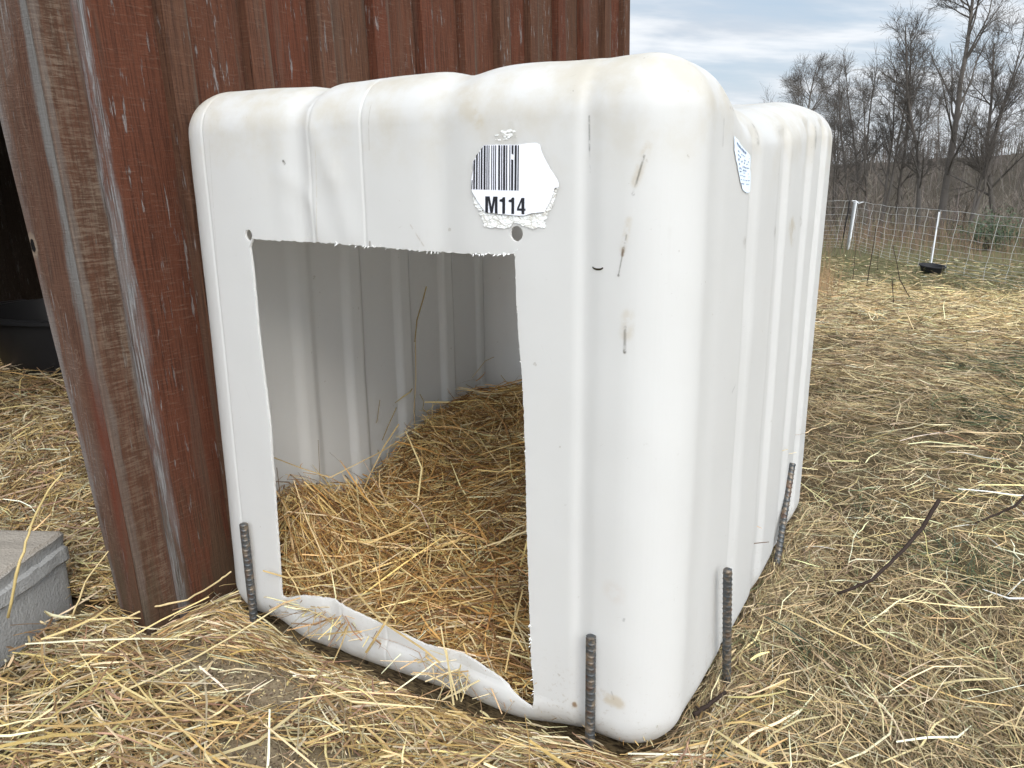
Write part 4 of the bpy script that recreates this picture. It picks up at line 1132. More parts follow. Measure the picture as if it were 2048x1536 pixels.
def beds():
    def squircle(x, y):
        cx, cy, rr_ = TW / 2, TD / 2, .075
        hx, hy = TW / 2 - .038, TD / 2 - .036
        dx, dy = np.clip(x - cx, -hx, hx), np.clip(y - cy, -hy, hy)
        ex, ey = np.abs(dx) - (hx - rr_), np.abs(dy) - (hy - rr_)
        q = np.hypot(np.maximum(ex, 0), np.maximum(ey, 0)); k = np.where((ex > 0) & (ey > 0) & (q > rr_), rr_ / np.maximum(q, 1e-6), 1)
        ax = np.where((ex > 0) & (ey > 0), hx - rr_ + ex * k, np.abs(dx)); ay = np.where((ex > 0) & (ey > 0), hy - rr_ + ey * k, np.abs(dy))
        return cx + np.sign(dx) * ax, cy + np.sign(dy) * ay
    def base_mesh(name, fn, x0, x1, y0, y1, n, mat):
        xs = np.linspace(x0, x1, n); ys = np.linspace(y0, y1, n)
        X, Y = np.meshgrid(xs, ys, indexing='ij'); Z = fn(X, Y) - .012
        V = np.stack([X, Y, Z], -1).reshape(-1, 3); i = np.arange(n - 1)[:, None] * n; j = np.arange(n - 1)[None, :]
        if name == 'bed': V[:, 0], V[:, 1] = squircle(V[:, 0], V[:, 1])
        Q = np.stack([i + j, i + n + j, i + n + j + 1, i + j + 1], -1).reshape(-1, 4)
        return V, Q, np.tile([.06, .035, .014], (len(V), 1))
    def inside(x0, x1, y0, y1, n, Lr, wr, fn, lift, tilt, cols, wts, kink=.3, tone=1.0):
        x = RG.uniform(x0, x1, n); y = RG.uniform(y0, y1, n); L = RG.uniform(*Lr, n); az = RG.uniform(0, 2 * PI, n)
        az = np.where(RG.random(n) < .5, RG.normal(.1, .6, n), az)
        for s_ in (-.52, .52):
            for _ in range(2):
                ex, ey = x + np.cos(az) * L * s_, y + np.sin(az) * L * s_
                bad = (ex < x0) | (ex > x1) | (ey < y0) | (ey > y1); L = np.where(bad, L * .55, L)
        ex0 = x - np.cos(az) * L / 2; ex1 = x + np.cos(az) * L / 2; ey0 = y - np.sin(az) * L / 2; ey1 = y + np.sin(az) * L / 2
        ok = (np.minimum(ex0, ex1) > x0 - .004) & (np.maximum(ex0, ex1) < x1 + .004) & (np.minimum(ey0, ey1) > y0 - .004) & (np.maximum(ey0, ey1) < y1 + .004)
        x, y, L, az = x[ok], y[ok], L[ok], az[ok]; n = len(x)
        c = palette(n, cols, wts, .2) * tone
        return strands(np.stack([x, y], 1), fn, L, RG.uniform(*wr, n), az, np.abs(RG.normal(0, 1, n)) * lift, RG.normal(0, tilt, n), kink, c, curl=.25)
    bx = (.022, TW - .026, .022, TD - .028)
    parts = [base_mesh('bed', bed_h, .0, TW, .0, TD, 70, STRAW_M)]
    parts.append(inside(*bx, 17000, (.03, .12), (.0012, .0028), bed_h, .012, .12, INNER, IW))
    parts.append(inside(*bx, 8500, (.06, .19), (.0016, .0034), bed_h, .020, .18, INNER, IW))
    parts.append(inside(*bx, 1300, (.14, .30), (.0022, .0042), bed_h, .03, .18, INNER, IW, .2))
    parts.append(inside(.03, .5, .03, .4, 1500, (.05, .14), (.0012, .0026), bed_h, .03, .55, INNER, IW))
    parts.append(inside(.03, .9, .55, 1.04, 1500, (.05, .13), (.0012, .0026), bed_h, .02, .5, INNER, IW))
    # straw spilling over the sill
    n = 190; x = np.concatenate([RG.normal(.30, .035, 70), RG.normal(.56, .04, 60), RG.uniform(.19, .70, 60)]); y = RG.uniform(-.02, .06, n); az = RG.uniform(0, PI, n); L = RG.uniform(.03, .15, n)
    parts.append(strands(np.stack([x, y], 1), lambda a, b: .085 - .10 * np.abs(np.asarray(b) - .0) - .045 * (np.asarray(a) - .17) / .53, L, RG.uniform(.0014, .0034, n), az, np.abs(RG.normal(0, .012, n)) + .004, RG.normal(.05, .25, n), .3, palette(n, GOLD, GW)))
    V, Q, C = merge(parts)
    # single tall stalks standing up out of the bedding
    mb = []
    def stalk(pix, ys, w_, c_):
        P = np.array([at(px, py, 1, yy) for (px, py), yy in zip(pix, ys)])
        n_ = len(P); T = np.gradient(P, axis=0); T /= np.linalg.norm(T, axis=1, keepdims=True)
        S = np.cross(T, [.3, 1, .1]); S /= np.linalg.norm(S, axis=1, keepdims=True); N = np.cross(S, T)
        Vv = np.stack([P + (S * math.cos(2 * PI * j / 3) + N * math.sin(2 * PI * j / 3)) * (w_ / 2) for j in range(3)], 1).reshape(-1, 3)
        b = np.arange(n_ - 1)[:, None] * 3; j = np.arange(3)[None, :]; j2 = (j + 1) % 3
        Qq = np.stack([b + j, b + j2, b + 3 + j2, b + 3 + j], -1).reshape(-1, 4)
        mb.append((Vv, Qq, np.tile(c_, (len(Vv), 1))))
    cA = (.30, .22, .10); cB = (.50, .36, .16)
    stalk([(853, 573), (846, 600), (834, 640), (830, 684)], [.62, .62, .63, .64], .0042, cA)
    stalk([(831, 680), (832, 760), (828, 820), (832, 880)], [.64, .64, .63, .60], .0026, cB)
    stalk([(840, 788), (848, 803), (846, 818), (862, 832), (876, 840)], [.66, .66, .66, .66, .66], .0030, cA)
    stalk([(988, 714), (970, 722), (935, 768), (905, 805), (885, 825)], [.95, .95, .93, .9, .88], .0020, cB)
    stalk([(760, 800), (755, 840), (742, 872), (758, 905)], [.5, .5, .5, .5], .0022, cA)
    stalk([(793, 815), (775, 855), (765, 880)], [.5, .5, .5], .0028, cA)
    stalk([(798, 848), (770, 890), (740, 950), (716, 1010), (700, 1068)], [.45, .43, .38, .33, .28], .0036, cB)
    stalk([(548, 915), (600, 935), (660, 955), (760, 905), (800, 880)], [.12, .16, .2, .3, .35], .0026, cB)
    stalk([(636, 1010), (640, 960), (636, 880)], [.2, .2, .2], .0014, (.2, .14, .08))
    stalk([(526, 1141), (575, 1155), (640, 1150), (725, 1120)], [-.02, .0, .05, .1], .0038, cB)
    stalk([(640, 1090), (690, 1155), (760, 1240), (850, 1300), (880, 1325)], [.10, .05, .0, -.03, -.035], .0040, cB)
    stalk([(812, 1160), (790, 1215), (768, 1250), (748, 1280), (732, 1305)], [.06, .01, -.02, -.03, -.03], .0046, (.42, .30, .13))
    stalk([(893, 1300), (900, 1350), (908, 1410)], [-.02, -.04, -.05], .0040, (.62, .5, .26))
    stalk([(882, 1252), (890, 1300), (902, 1350), (915, 1400)], [-.005, -.02, -.045, -.06], .0030, (.62, .5, .26))
    stalk([(1010, 1345), (1030, 1240), (1045, 1180)], [.0, .05, .1], .0032, cB)
    V2, Q2, C2 = merge([(V, Q, C)] + mb)
    g = fast_quads('bedding_straw', V2, Q2, STRAW_M, col=C2)
    tag(g, 'golden brown straw bedding heaped inside the white shelter', 'straw', kind='stuff')
    # barn floor straw
    bz = (-2.9, -.075, -.14, 1.6)
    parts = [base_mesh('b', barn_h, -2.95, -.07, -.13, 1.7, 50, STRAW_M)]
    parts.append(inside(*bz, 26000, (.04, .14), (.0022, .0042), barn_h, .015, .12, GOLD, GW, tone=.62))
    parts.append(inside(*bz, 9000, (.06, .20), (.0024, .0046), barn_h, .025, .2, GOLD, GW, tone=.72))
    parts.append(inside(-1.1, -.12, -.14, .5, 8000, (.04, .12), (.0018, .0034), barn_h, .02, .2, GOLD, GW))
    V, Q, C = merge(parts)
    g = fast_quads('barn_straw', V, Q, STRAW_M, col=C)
    tag(g, 'straw on the barn floor seen through the doorway', 'straw', kind='stuff')
beds()

def long_stalks():
    m = STRAW_M
    def mk(name, lab, P, w_, c_):
        mb = MB(); P = [Vector(p) for p in P]
        # gentle resample
        Q = []
        for k in range(len(P) - 1):
            for j in range(4): Q.append(P[k].lerp(P[k + 1], j / 4) + Vector((random.gauss(0, .0008), random.gauss(0, .0008), random.gauss(0, .0008))))
        Q.append(P[-1])
        nn = len(Q); rad = [w_ / 2 * (1 + (.25 if (i % 7 == 3) else 0)) * (1 - .35 * i / nn) for i in range(nn)]
        mb.tube(Q, rad, 6)
        V = np.array(mb.V); b = V[:, :].mean(0); b = np.array([P[0][0], P[0][1], P[0][2]])
        o = mesh_obj(name, V, mb.F, m, None, True, np.tile(c_, (len(V), 1)), off=b); o.location = b
        return tag(o, lab, 'stalk', 'long straw stalks')
    random.seed(4)
    mk('straw_stalk', 'long bent straw stalk rising past the concrete block to the barn corner board', [at(15, 1235, 1, -.42), at(40, 1120, 1, -.40), at(62, 1050, 1, -.36), at(95, 985, 1, -.30), at(125, 945, 1, -.27)], .0042, (.50, .38, .16))
    mk('straw_stalk', 'long pale straw stalk leaning against the foot of the barn corner', [at(0, 1345, 2, .02), at(180, 1270, 2, .05), at(300, 1215, 2, .075), at(375, 1200, 2, .08), at(440, 1160, 1, -.06), at(462, 1143, 1, -.05)], .0044, (.60, .46, .24))
    mk('straw_stalk', 'thin straw stalk across the dark boards at the bottom of the barn corner', [at(145, 1235, 1, -.26), at(170, 1165, 1, -.23), at(217, 1102, 1, -.19)], .0034, (.52, .40, .2))
    mk('straw_stalk', 'long yellow straw stalk lying left of the bare dirt in front of the shelter', [at(395, 1490, 2, .03), at(290, 1390, 2, .05), at(230, 1320, 2, .04)], .0040, (.62, .48, .22))
    mk('straw_stalk', 'very long thin straw lying across the dirt towards the shelter sill', [at(240, 1385, 2, .045), at(380, 1320, 2, .05), at(470, 1270, 2, .05), at(560, 1212, 2, .08)], .0040, (.66, .55, .30))
long_stalks()

# ------------------------------------------------------------------ fence, pan, sticks, weeds
def far_pt(px, D):
    u = (px - 1024) / F_PX
    r = fw + u * img_r + 0.26 * img_u
    d = r[:2] / np.linalg.norm(r[:2])
    x, y = CAM[0] + d[0] * D, CAM[1] + d[1] * D
    return np.array([x, y, float(H(x, y))])
def fence():
    white = simple('white_netting_line', (0.50, 0.50, 0.48), .5, .3, .05, 20)
    wpost = simple('white_post_plastic', (0.78, 0.79, 0.80), .4, .4, .04, 20)
    black = simple('black_post', (0.015, 0.014, 0.014), .5, .3, .1, 20)
    silver = simple('bare_steel_pipe', (0.50, 0.52, 0.55), .35, .5, .15, 30, .7)
    C0 = at(1694, 499, 2, -.74); C1 = at(1860, 541, 2, -.70); C2 = at(2048, 573, 2, -.68)
    d = (C2 - C1); d /= np.linalg.norm(d); C3 = C2 + d * 3.5
    Lf = C0 + np.array([-4.6, 1.2, 0])
    path = [Lf, C0, C1, C2, C3]
    root = empty('net_fence', (float(C1[0]), float(C1[1]), float(H(C1[0], C1[1]))))
    off = np.array([C1[0], C1[1], float(H(C1[0], C1[1]))])
    tag(root, 'white electric netting fence across the field below the bare trees', 'fence')
    S = [0]
    for a, b in zip(path[:-1], path[1:]): S.append(S[-1] + np.linalg.norm((b - a)[:2]))
    def base(s):
        s = min(max(s, 0), S[-1] - 1e-6)
        k = max(i for i in range(len(S) - 1) if S[i] <= s); f = (s - S[k]) / (S[k + 1] - S[k])
        p = path[k] * (1 - f) + path[k + 1] * f
        return p[0], p[1], float(H(p[0], p[1]))
    # height so that the net's top line meets the photo: about 1.05 m
    HT_ = 1.08
    fr = [0, .135, .29, .42, .53, .63, .72, .80, .87, .935, .985]
    mb = MB(); rr = random.Random(2)
    def P(s, h, lean):
        x, y, z = base(s + lean * h)
        q = (S[1] - s) if s < S[1] else (s - S[1])
        # top line sags between posts
        span = abs(math.sin(PI * ((s - S[1]) / (S[2] - S[1])))) if S[1] <= s else .3
        return Vector((x, y, z + h * HT_ * (1 - .03 * span) * (1 - .085 * min(1, max(0, (s - S[1]) / (S[3] - S[1])))) + .02))
    for (sa, sb, ln) in ((0.0, S[1] - .05, .13), (S[1] + .22, S[-1], .17)):
        N = 60
        for f in fr:
            h = 1 - f
            pts = []
            for k in range(N + 1):
                s = sa + (sb - sa) * k / N
                p = P(s, h, ln * (0.2 + .8 * min(1, max(0, (s - sa) / .6)))) ; p.z += .006 * math.sin(s * 9 + f * 20) * (1 if 0 < f else .4)
                pts.append(p)
            mb.tube(pts, .0028 if f else .0040, 4)
        st = .485; s = sa + .1
        while s < sb - .1:
            pts = []
            for k in range(9):
                h = 1 - k / 8; q = P(s, h, ln); q += Vector((rr.gauss(0, .007), rr.gauss(0, .007), 0)); pts.append(q)
            mb.tube(pts, .0036, 4); s += st * rr.uniform(.97, 1.03)
    mesh_obj('netting', mb.V, mb.F, white, root, off=off)
    def post(s, r_, mat, ln, name, hh=1.0, dx=0.0, top=0.0):
        mb = MB(); b0 = base(s); x, y, z = base(s + ln)
        mb.tube([(b0[0] + dx, b0[1], b0[2] - .05), (x + dx, y, z + hh * HT_)], r_, 10)
        mesh_obj(name, mb.V, mb.F, mat, root, True, sharp=50, off=off)
    post(S[2], .012, wpost, .05, 'post', .93)
    post(S[1] - .14, .014, black, .10, 'post', 1.02)
    post(S[1] + .02, .030, silver, .20, 'post', .98)
    post(S[1] + .10, .020, wpost, .24, 'post', 1.0)
    post(S[3] + .7, .012, wpost, .05, 'post', .97)
    post(S[1] - 2.6, .012, wpost, .05, 'post', .97)
    # clip at the corner
    mb = MB(); a = P(S[1] - .05, 1.0, .1); mb.tube([a, a + Vector((.08, -.02, .0)), a + Vector((.15, -.08, -.05)), a + Vector((.24, -.12, -.02))], .012, 6)
    mesh_obj('gate_hook', mb.V, mb.F, wpost, root, off=off)
    return C1
FC = fence()

def pan():
    m = simple('black_rubber', (0.014, 0.014, 0.015), .65, .3, .25, 40, bump=.2)
    c = at(1862, 547, 2, float(H(*at(1862, 548, 2, -.66)[:2])))
    V, Fc = [], []; n = 36
    prof = [(0, 0), (.145, 0), (.16, .012), (.195, .105), (.215, .107), (.215, .122), (.19, .122), (.15, .02), (0, .018)]
    for r_, z in prof:
        for j in range(n): V.append((r_ * math.cos(2 * PI * j / n), r_ * math.sin(2 * PI * j / n), z))
    for k in range(len(prof) - 1):
        for j in range(n): Fc.append((k * n + j, k * n + (j + 1) % n, (k + 1) * n + (j + 1) % n, (k + 1) * n + j))
    o = mesh_obj('feed_pan', V, Fc, m, None, True, sharp=40)
    o.location = (c[0], c[1], c[2] + .02); o.rotation_euler = (R(4), R(5), 0)
    tag(o, 'black rubber feed pan on the straw at the foot of the white fence post', 'pan')
pan()

def sticks():
    m, t, o = material('twig_bark')
    oc = t.add('ShaderNodeTexCoord').outputs['Object']
    principled(t, o, t.mix(t.noise(oc, 120, 4, .6), (0.014, 0.009, 0.007), (0.042, 0.027, 0.020)), .8, .2, t.bump(t.noise(oc, 260, 3), .5, .002))
    rr = random.Random(9)
    def mk(name, lab, pts, rad, cat='stick', group=None):
        P = [Vector(p) for p in pts]; Q = []
        for k in range(len(P) - 1):
            for j in range(5): Q.append(P[k].lerp(P[k + 1], j / 5) + Vector([rr.gauss(0, rad[0] * .18) for _ in range(3)]))
        Q.append(P[-1]); nn = len(Q)
        mb = MB(); mb.tube(Q, [rad[0] + (rad[1] - rad[0]) * i / (nn - 1) for i in range(nn)], 8)
        for i in range(3, nn - 2, 6):      # buds and knots
            a = Q[i]; mb.tube([a, a + Vector((rr.gauss(0, 1), rr.gauss(0, 1), abs(rr.gauss(0, 1)))).normalized() * rad[0] * 2.2], [rad[0] * .6, rad[0] * .25], 5)
        b = np.array(P[0]); ob = mesh_obj(name, mb.V, mb.F, m, None, True, off=b); ob.location = b
        tag(ob, lab, cat, group)
    # big curved twig poking up on the right
    A = at(1675, 1188, 2, .03); B = at(1745, 1160, 2, .055); Cc = at(1802, 1105, 2, .085); D = at(1845, 1055, 2, .11); E = at(1878, 1000, 2, .16)
    mk('twig', 'curved dark twig sticking up out of the matted grass right of the shelter', [A, B, Cc, D, E], (.0030, .0047))
    mk('twig', 'thin dark twig lying in the grass at the right edge', [at(1950, 1046, 2, .03), at(1990, 1030, 2, .035), at(2030, 1012, 2, .06), at(2066, 975, 2, .10)], (.0022, .0038))
    mk('twig', 'short brown twig lying at the right foot of the shelter', [at(1385, 1432, 2, .025), at(1415, 1412, 2, .03), at(1452, 1384, 2, .045)], (.0045, .0028))
    # bare weed stems standing in the field
    def up_(px0, py0, px1, py1, mid=None, z=-.5):
        b = at(px0, py0, 2, z); b[2] = float(H(b[0], b[1]))
        b = at(px0, py0, 2, b[2]); rr_ = [b]
        ax = 1; 
        if mid: rr_.append(at(*mid, 1, b[1] + .05))
        rr_.append(at(px1, py1, 1, b[1])); return rr_
    mk('weed_stem', 'dark dead weed stem leaning right in front of the netting fence', up_(1733, 573, 1752, 456, (1742, 520)), (.0065, .004), 'weed', 'dead weed stems in the field')
    mk('weed_stem', 'tall bent weed stem with its foot curving right in the straw', up_(1828, 610, 1786, 490, (1800, 560)), (.0062, .003), 'weed', 'dead weed stems in the field')
    mk('weed_stem', 'thin straight weed stem standing below the curved stem', up_(1790, 640, 1784, 558), (.0045, .003), 'weed', 'dead weed stems in the field')
    mk('weed_stem', 'thin short weed stem nearest the far right corner of the shelter', up_(1671, 700, 1686, 652), (.004, .003), 'weed', 'dead weed stems in the field')
    mk('weed_stem', 'faint thin weed stem between the shelter and the leaning stem', up_(1706, 560, 1712, 486), (.0045, .003), 'weed', 'dead weed stems in the field')
    mk('weed_stem', 'thin weed stem just right of the leaning dark stem', up_(1755, 540, 1757, 496), (.0045, .003), 'weed', 'dead weed stems in the field')
sticks()

def stems(name, label, n, pick, hr, rad, col_fn, seg=4, lean=.12, branch=0, mat=None, cat='weeds'):
    """a thicket of thin upright stems as one mesh"""
    x, y, r = pick(n); n = len(x)
    h = RG.uniform(*hr, n) * RG.uniform(.5, 1, n)
    z = H(x, y)
    dx = RG.normal(0, lean, n) * h; dy = RG.normal(0, lean, n) * h
    bx = RG.normal(0, lean * .5, n) * h; by = RG.normal(0, lean * .5, n) * h
    t = np.linspace(0, 1, seg + 1)[None, :]
    P = np.stack([x[:, None] + dx[:, None] * t + bx[:, None] * np.sin(t * PI), y[:, None] + dy[:, None] * t + by[:, None] * np.sin(t * PI), z[:, None] + h[:, None] * t - .03], -1)
    rr_ = (rad * r / 20)[:, None] * (1 - .75 * t)
    cols = col_fn(n)
    if branch:
        PP, RRr, CC = [P], [rr_], [cols]
        for b in range(branch):
            f = RG.uniform(.3, .95, n); i = f * seg; i0 = np.floor(i).astype(int); fr = i - i0
            s = P[np.arange(n), i0] * (1 - fr)[:, None] + P[np.arange(n), np.minimum(i0 + 1, seg)] * fr[:, None]
            L = h * RG.uniform(.12, .35, n); a = RG.uniform(0, 2 * PI, n); u = RG.uniform(.5, 1.2, n)
            d = np.stack([np.cos(a), np.sin(a), u], 1); d /= np.linalg.norm(d, axis=1, keepdims=True)
            k = RG.normal(0, .12, (n, 3))
            Pb = s[:, None, :] + d[:, None, :] * (L[:, None] * t)[..., None] + k[:, None, :] * (L[:, None] * t * t)[..., None]
            PP.append(Pb); RRr.append(rr_ * .55); CC.append(cols)
        P = np.concatenate(PP); rr_ = np.concatenate(RRr); cols = np.concatenate(CC)
    m_ = len(P)
    V = np.zeros((m_, seg + 1, 3, 3))
    for j in range(3):
        th = 2 * PI * j / 3
        V[:, :, j] = P; V[:, :, j, 0] += rr_ * math.cos(th); V[:, :, j, 1] += rr_ * math.sin(th)
    b = np.arange(m_)[:, None, None] * (seg + 1) * 3 + np.arange(seg)[None, :, None] * 3
    j = np.arange(3)[None, None, :]; j2 = (j + 1) % 3
    Q = np.stack([b + j, b + j2, b + 3 + j2, b + 3 + j], -1).reshape(-1, 4)
    C = np.repeat(cols, (seg + 1) * 3, axis=0)
    o = fast_quads(name, V.reshape(-1, 3), Q, mat or HAY_M, col=C)
    return tag(o, label, cat, kind='stuff')
def near(px, D, sx, sD):
    def f(n):
        p = RG.normal(px, sx, n); d = np.clip(RG.normal(D, sD, n), 2.0, 60)
        q = np.array([far_pt(a, b) for a, b in zip(p, d)])
        return q[:, 0], q[:, 1], d
    return f
def ring(r0, r1, a0, a1):
    def f(n):
        r = RG.uniform(r0 ** 1.3, r1 ** 1.3, n) ** (1 / 1.3); a = RG.uniform(a0, a1, n)
        x, y = CAM[0] + r * np.sin(a), CAM[1] + r * np.cos(a)
        k = ~in_barn(x, y)
        return x[k], y[k], r[k]
    return f
stems('dry_grass', 'tan dry standing grass beyond the far right corner of the shelter', 330, near(1664, 9.5, 17, 1.6), (.20, .60), .0036, lambda n: palette(n, [(0.30, .19, .09), (.38, .26, .13), (.20, .13, .07)], [2, 1, 2]), lean=.12, branch=1, cat='grass')
stems('field_weeds', 'short dry weeds standing in the field before the fence', 2600, ring(6.5, 18, -R(30), R(30)), (.06, .26), .004, lambda n: palette(n, [(0.26, .19, .10), (.36, .28, .16), (.14, .15, .06), (.18, .12, .07)], [2, 2, 1, 2]), lean=.28, branch=1)
stems('brown_weeds', 'reddish brown dead weeds growing behind the netting fence', 9000, ring(17.5, 27, -R(40), R(40)), (.25, .95), .0055, lambda n: palette(n, [(0.15, .095, .06), (.20, .14, .085), (.10, .07, .05), (.11, .11, .05)], [3, 2, 2, 1.2]), lean=.15, branch=2)

BARK, t, o = material('grey_bark')
oc = t.add('ShaderNodeTexCoord').outputs['Object']
principled(t, o, t.mix(t.noise(oc, 3, 5, .6), (0.080, 0.069, 0.060), (0.150, 0.132, 0.116)), .9, .1)
stems('brush_thicket', 'tangled dark leafless brush under the bare trees', 5200, ring(23, 52, -R(42), R(42)), (.8, 2.3), .011, lambda n: palette(n, [(0.10, .082, .066), (.135, .112, .09), (.07, .057, .046)], [1, 1, 1]), seg=4, lean=.22, branch=6, cat='brush')
stems('distant_woods', 'distant leafless woods covering the hillside on the horizon', 5000, ring(90, 230, -R(48), R(48)), (5, 9), .0075, lambda n: palette(n, [(0.085, .070, .058), (.11, .092, .078), (.065, .053, .044)], [1, 1, 1]), seg=3, lean=.10, branch=5, cat='woods')

def bare_tree(px, D, ht, seed, label, lean=(0, 0), spread=1.0, rad=None, forks=1, twigs=1.0):
    b = far_pt(px, D); rr = random.Random(seed)
    root = empty('bare_tree', tuple(b)); tag(root, label, 'tree', 'bare trees beyond the fence')
    BR = []                                     # (points, radii, level)
    toR = Vector((rt[0], rt[1], 0)); toF = Vector((fw[0], fw[1], 0)).normalized()
    r0 = rad or ht * .0115
    def grow(p, d, L, r_, lvl, n, upw, wob):
        pts = [p.copy()]; rads = [r_]; d = d.normalized()
        for i in range(n):
            d = (d + Vector((rr.gauss(0, wob), rr.gauss(0, wob), rr.gauss(0, wob * .6))) + Vector((0, 0, upw))).normalized()
            p = p + d * (L / n); pts.append(p.copy()); rads.append(r_ * (1 - .82 * (i + 1) / n) if lvl else r_ * (1 - .80 * (i + 1) / n))
        BR.append((pts, rads, lvl)); return pts, rads
    def along(pts, rads, f):
        x = f * (len(pts) - 1); i = min(int(x), len(pts) - 2); u = x - i
        return pts[i].lerp(pts[i + 1], u), rads[i] * (1 - u) + rads[i + 1] * u, (pts[i + 1] - pts[i]).normalized()
    def side(d, ang):
        a = rr.uniform(0, 2 * PI); o_ = d.orthogonal().normalized(); o_ = Matrix.Rotation(a, 3, d) @ o_
        return (d * math.cos(ang) + o_ * math.sin(ang)).normalized()
    stems_ = []
    for k in range(forks):
        d0 = Vector((0, 0, 1)) + toR * (lean[0] + (rr.uniform(-.28, .28) if forks > 1 else 0)) + toF * lean[1]
        stems_.append(grow(Vector((rr.uniform(-.2, .2) if forks > 1 else 0, 0, -.1)), d0, ht * rr.uniform(.88, 1.0) if forks > 1 else ht, r0 * (.85 if forks == 1 else .65), 0, 11, .05, .055))
    for pts, rads in stems_:
        n1_ = int((16 if forks == 1 else 9) * min(1.2, twigs + .1))
        for i in range(n1_):
            f = rr.uniform(.22, .92); q, r1, dd = along(pts, rads, f)
            L1 = ht * (1 - f * .72) * rr.uniform(.30, .52) * spread
            p1, ra1 = grow(q, side(dd, rr.uniform(.45, 1.0)), L1, min(r1 * .55, .038), 1, 7, .045, .10)
            for j in range(int(7.5 * twigs)):
                f2 = rr.uniform(.2, .97); q2, r2, d2 = along(p1, ra1, f2)
                L2 = L1 * (1 - .5 * f2) * rr.uniform(.28, .55)
                p2, ra2 = grow(q2, side(d2, rr.uniform(.4, .95)), L2, max(r2 * .55, .0055), 2, 5, .04, .11)
                for k in range(int(7 * twigs)):
                    f3 = rr.uniform(.15, .98); q3, r3, d3 = along(p2, ra2, f3)
                    L3_ = max(.38, L2 * rr.uniform(.35, .8))
                    p3, ra3 = grow(q3, side(d3, rr.uniform(.3, .9)), L3_, .0046, 3, 3, .025, .13)
                    for _ in range(2):
                        q4, r4, d4 = along(p3, ra3, rr.uniform(.2, .95))
                        grow(q4, side(d4, rr.uniform(.3, .8)), L3_ * rr.uniform(.35, .7), .0036, 4, 2, .04, .12)
        # leading twigs at the tip
        for i in range(8):
            q, r1, dd = along(pts, rads, rr.uniform(.75, 1.0)); p2, ra2 = grow(q, side(dd, rr.uniform(.15, .6)), ht * rr.uniform(.08, .16), .008, 2, 5, .04, .13)
            for k in range(5):
                q3, r3, d3 = along(p2, ra2, rr.uniform(.15, .98)); grow(q3, side(d3, rr.uniform(.3, .8)), ht * .06 * rr.uniform(.5, 1.3), .005, 3, 3, .05, .15)
    for name, lv in (('trunk', (0,)), ('crown', (1, 2, 3, 4))):
        V, Q = [], []; i0 = 0
        for pts, rads, l in BR:
            if l not in lv: continue
            n = 8 if l == 0 else (5 if l == 1 else 3); m_ = len(pts)
            P = np.array([tuple(p) for p in pts]); T = np.gradient(P, axis=0); T /= np.maximum(np.linalg.norm(T, axis=1, keepdims=True), 1e-9)
            ref = np.array([.31, .87, .1]); A_ = np.cross(T, ref); A_ /= np.maximum(np.linalg.norm(A_, axis=1, keepdims=True), 1e-9); B_ = np.cross(T, A_)
            th = 2 * PI * np.arange(n) / n; rd = np.array(rads)
            if l == 0: rd = rd * (1 + .5 * np.exp(-np.arange(m_) * 1.6))
            if l: rd = np.maximum(rd, .0027)
            W_ = P[:, None, :] + (A_[:, None, :] * np.cos(th)[None, :, None] + B_[:, None, :] * np.sin(th)[None, :, None]) * rd[:, None, None]
            V.append(W_.reshape(-1, 3))
            b_ = i0 + np.arange(m_ - 1)[:, None] * n; j = np.arange(n)[None, :]; j2 = (j + 1) % n
            Q.append(np.stack([b_ + j, b_ + j2, b_ + n + j2, b_ + n + j], -1).reshape(-1, 4)); i0 += m_ * n
        fast_quads(name, np.concatenate(V), np.concatenate(Q), BARK, root, smooth=(name == 'trunk'))
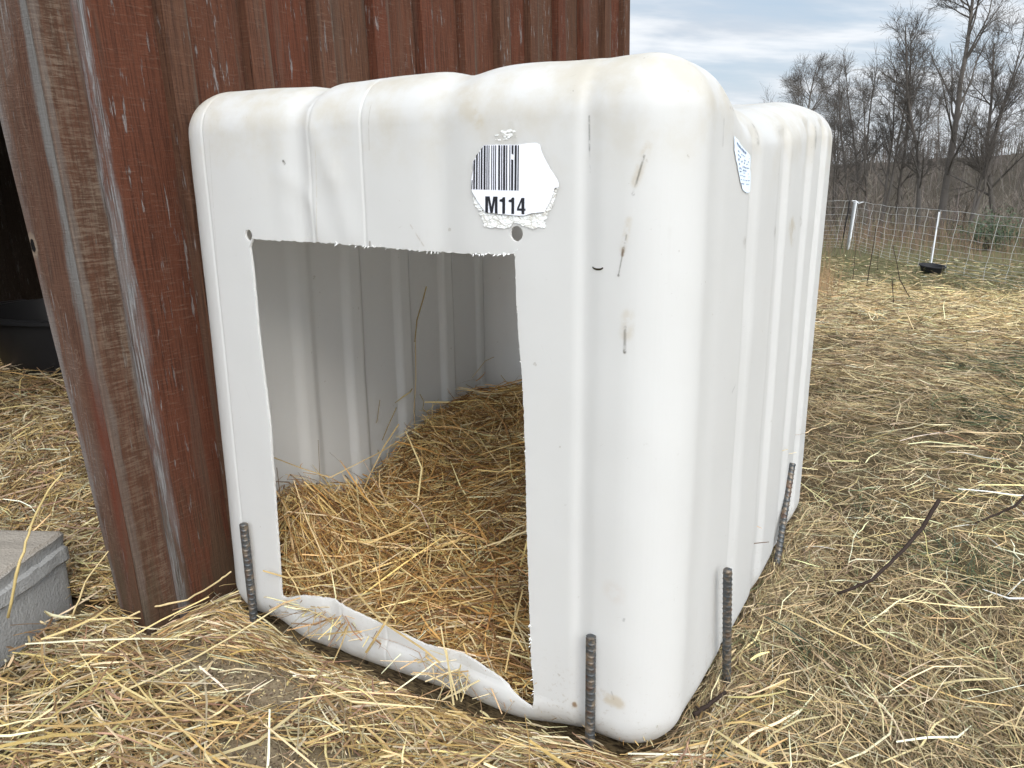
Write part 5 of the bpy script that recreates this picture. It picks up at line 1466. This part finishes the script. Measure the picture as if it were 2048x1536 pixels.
TREES = [
    (1888, 27, 8.6, 21, 'tallest bare tree, its crown filling the sky at upper right', (.02, 0), 1.0, .14, 1, 1.15),
    (1850, 28, 7.4, 22, 'dark leaning bare tree just left of the tallest one', (-.12, .1), .9, .10, 1, 1.0),
    (1800, 30, 7.4, 23, 'slim bare tree above the middle white fence post', (-.10, 0), .8, .08, 1, 1.0),
    (1758, 29, 6.8, 24, 'bare tree with three thin stems above the fence corner', (-.05, 0), .75, .09, 3, .9),
    (1712, 30, 7.0, 25, 'bare tree with two stems right above the fence corner post', (-.02, 0), .75, .09, 2, 1.0),
    (1672, 33, 6.6, 26, 'bare tree half hidden by the far right corner of the shelter', (.05, 0), .8, .08, 2, 1.0),
    (1605, 46, 10.6, 27, 'paler bare tree whose round crown rises over the shelter roof', (.02, 0), 1.3, .13, 1, 1.7),
    (1525, 60, 8.3, 28, 'small distant bare tree showing low over the shelter roof', (0, 0), .9, .10, 2, 1.0),
    (1955, 25, 6.6, 29, 'bare tree between the tallest tree and the right edge', (.10, .1), .8, .08, 2, 1.0),
    (2010, 26, 6.2, 30, 'crooked bare tree with a low limb bending over the brush', (-.22, 0), 1.0, .10, 1, 1.0),
    (2075, 24, 7.3, 31, 'bare tree cut by the right edge of the view', (.02, 0), 1.0, .11, 1, 1.1),
    (1830, 36, 7.2, 32, 'thin bare tree far behind the slim one', (.06, 0), .8, .07, 2, .9),
    (1735, 38, 7.6, 33, 'thin bare tree behind the three stemmed one', (0, 0), .8, .07, 2, .9),
    (2180, 26, 7.6, 34, None, (0, 0), 1, .11, 1, .8),
    (1910, 40, 7.6, 35, 'farthest thin bare tree showing low between the big trunks', (0, 0), .9, .08, 2, .9),
]
for a in TREES:
    if a[4] is None: continue
    a = list(a); a[2] *= (.97 if a[3] == 21 else .80 if a[3] == 27 else .87); bare_tree(*a)

def low_limb():
    # dark evergreen shrub behind the fence at the right
    rr = random.Random(6); b = far_pt(2000, 21)
    root = empty('green_shrub', tuple(b)); tag(root, 'low dark green shrub behind the fence at the right', 'shrub')
    m = simple('dark_green_leaf', (0.035, 0.055, 0.022), .5, .4, .5, 3)
    mb = MB(); V, Fc = [], []
    for k in range(16):
        a = rr.uniform(0, 6.28); l = rr.uniform(.3, .8); tip = Vector((math.cos(a) * l * .9, math.sin(a) * l * .9, rr.uniform(.3, .85)))
        mb.tube([Vector((0, 0, -.05)), tip * .5 + Vector((0, 0, .1)), tip], [.012, .008, .003], 4)
        for j in range(150):
            c = tip * rr.uniform(.35, 1.08) + Vector((rr.gauss(0, .1), rr.gauss(0, .1), rr.gauss(0, .09)))
            u = Vector((rr.gauss(0, 1), rr.gauss(0, 1), rr.gauss(0, 1))).normalized(); w_ = u.orthogonal().normalized(); s = rr.uniform(.02, .045)
            i = len(V); V += [tuple(c - u * s), tuple(c + w_ * s * .4), tuple(c + u * s), tuple(c - w_ * s * .4)]; Fc.append((i, i + 1, i + 2, i + 3))
    mb.build('stem', BARK, root); mesh_obj('foliage', V, Fc, m, root)
low_limb()
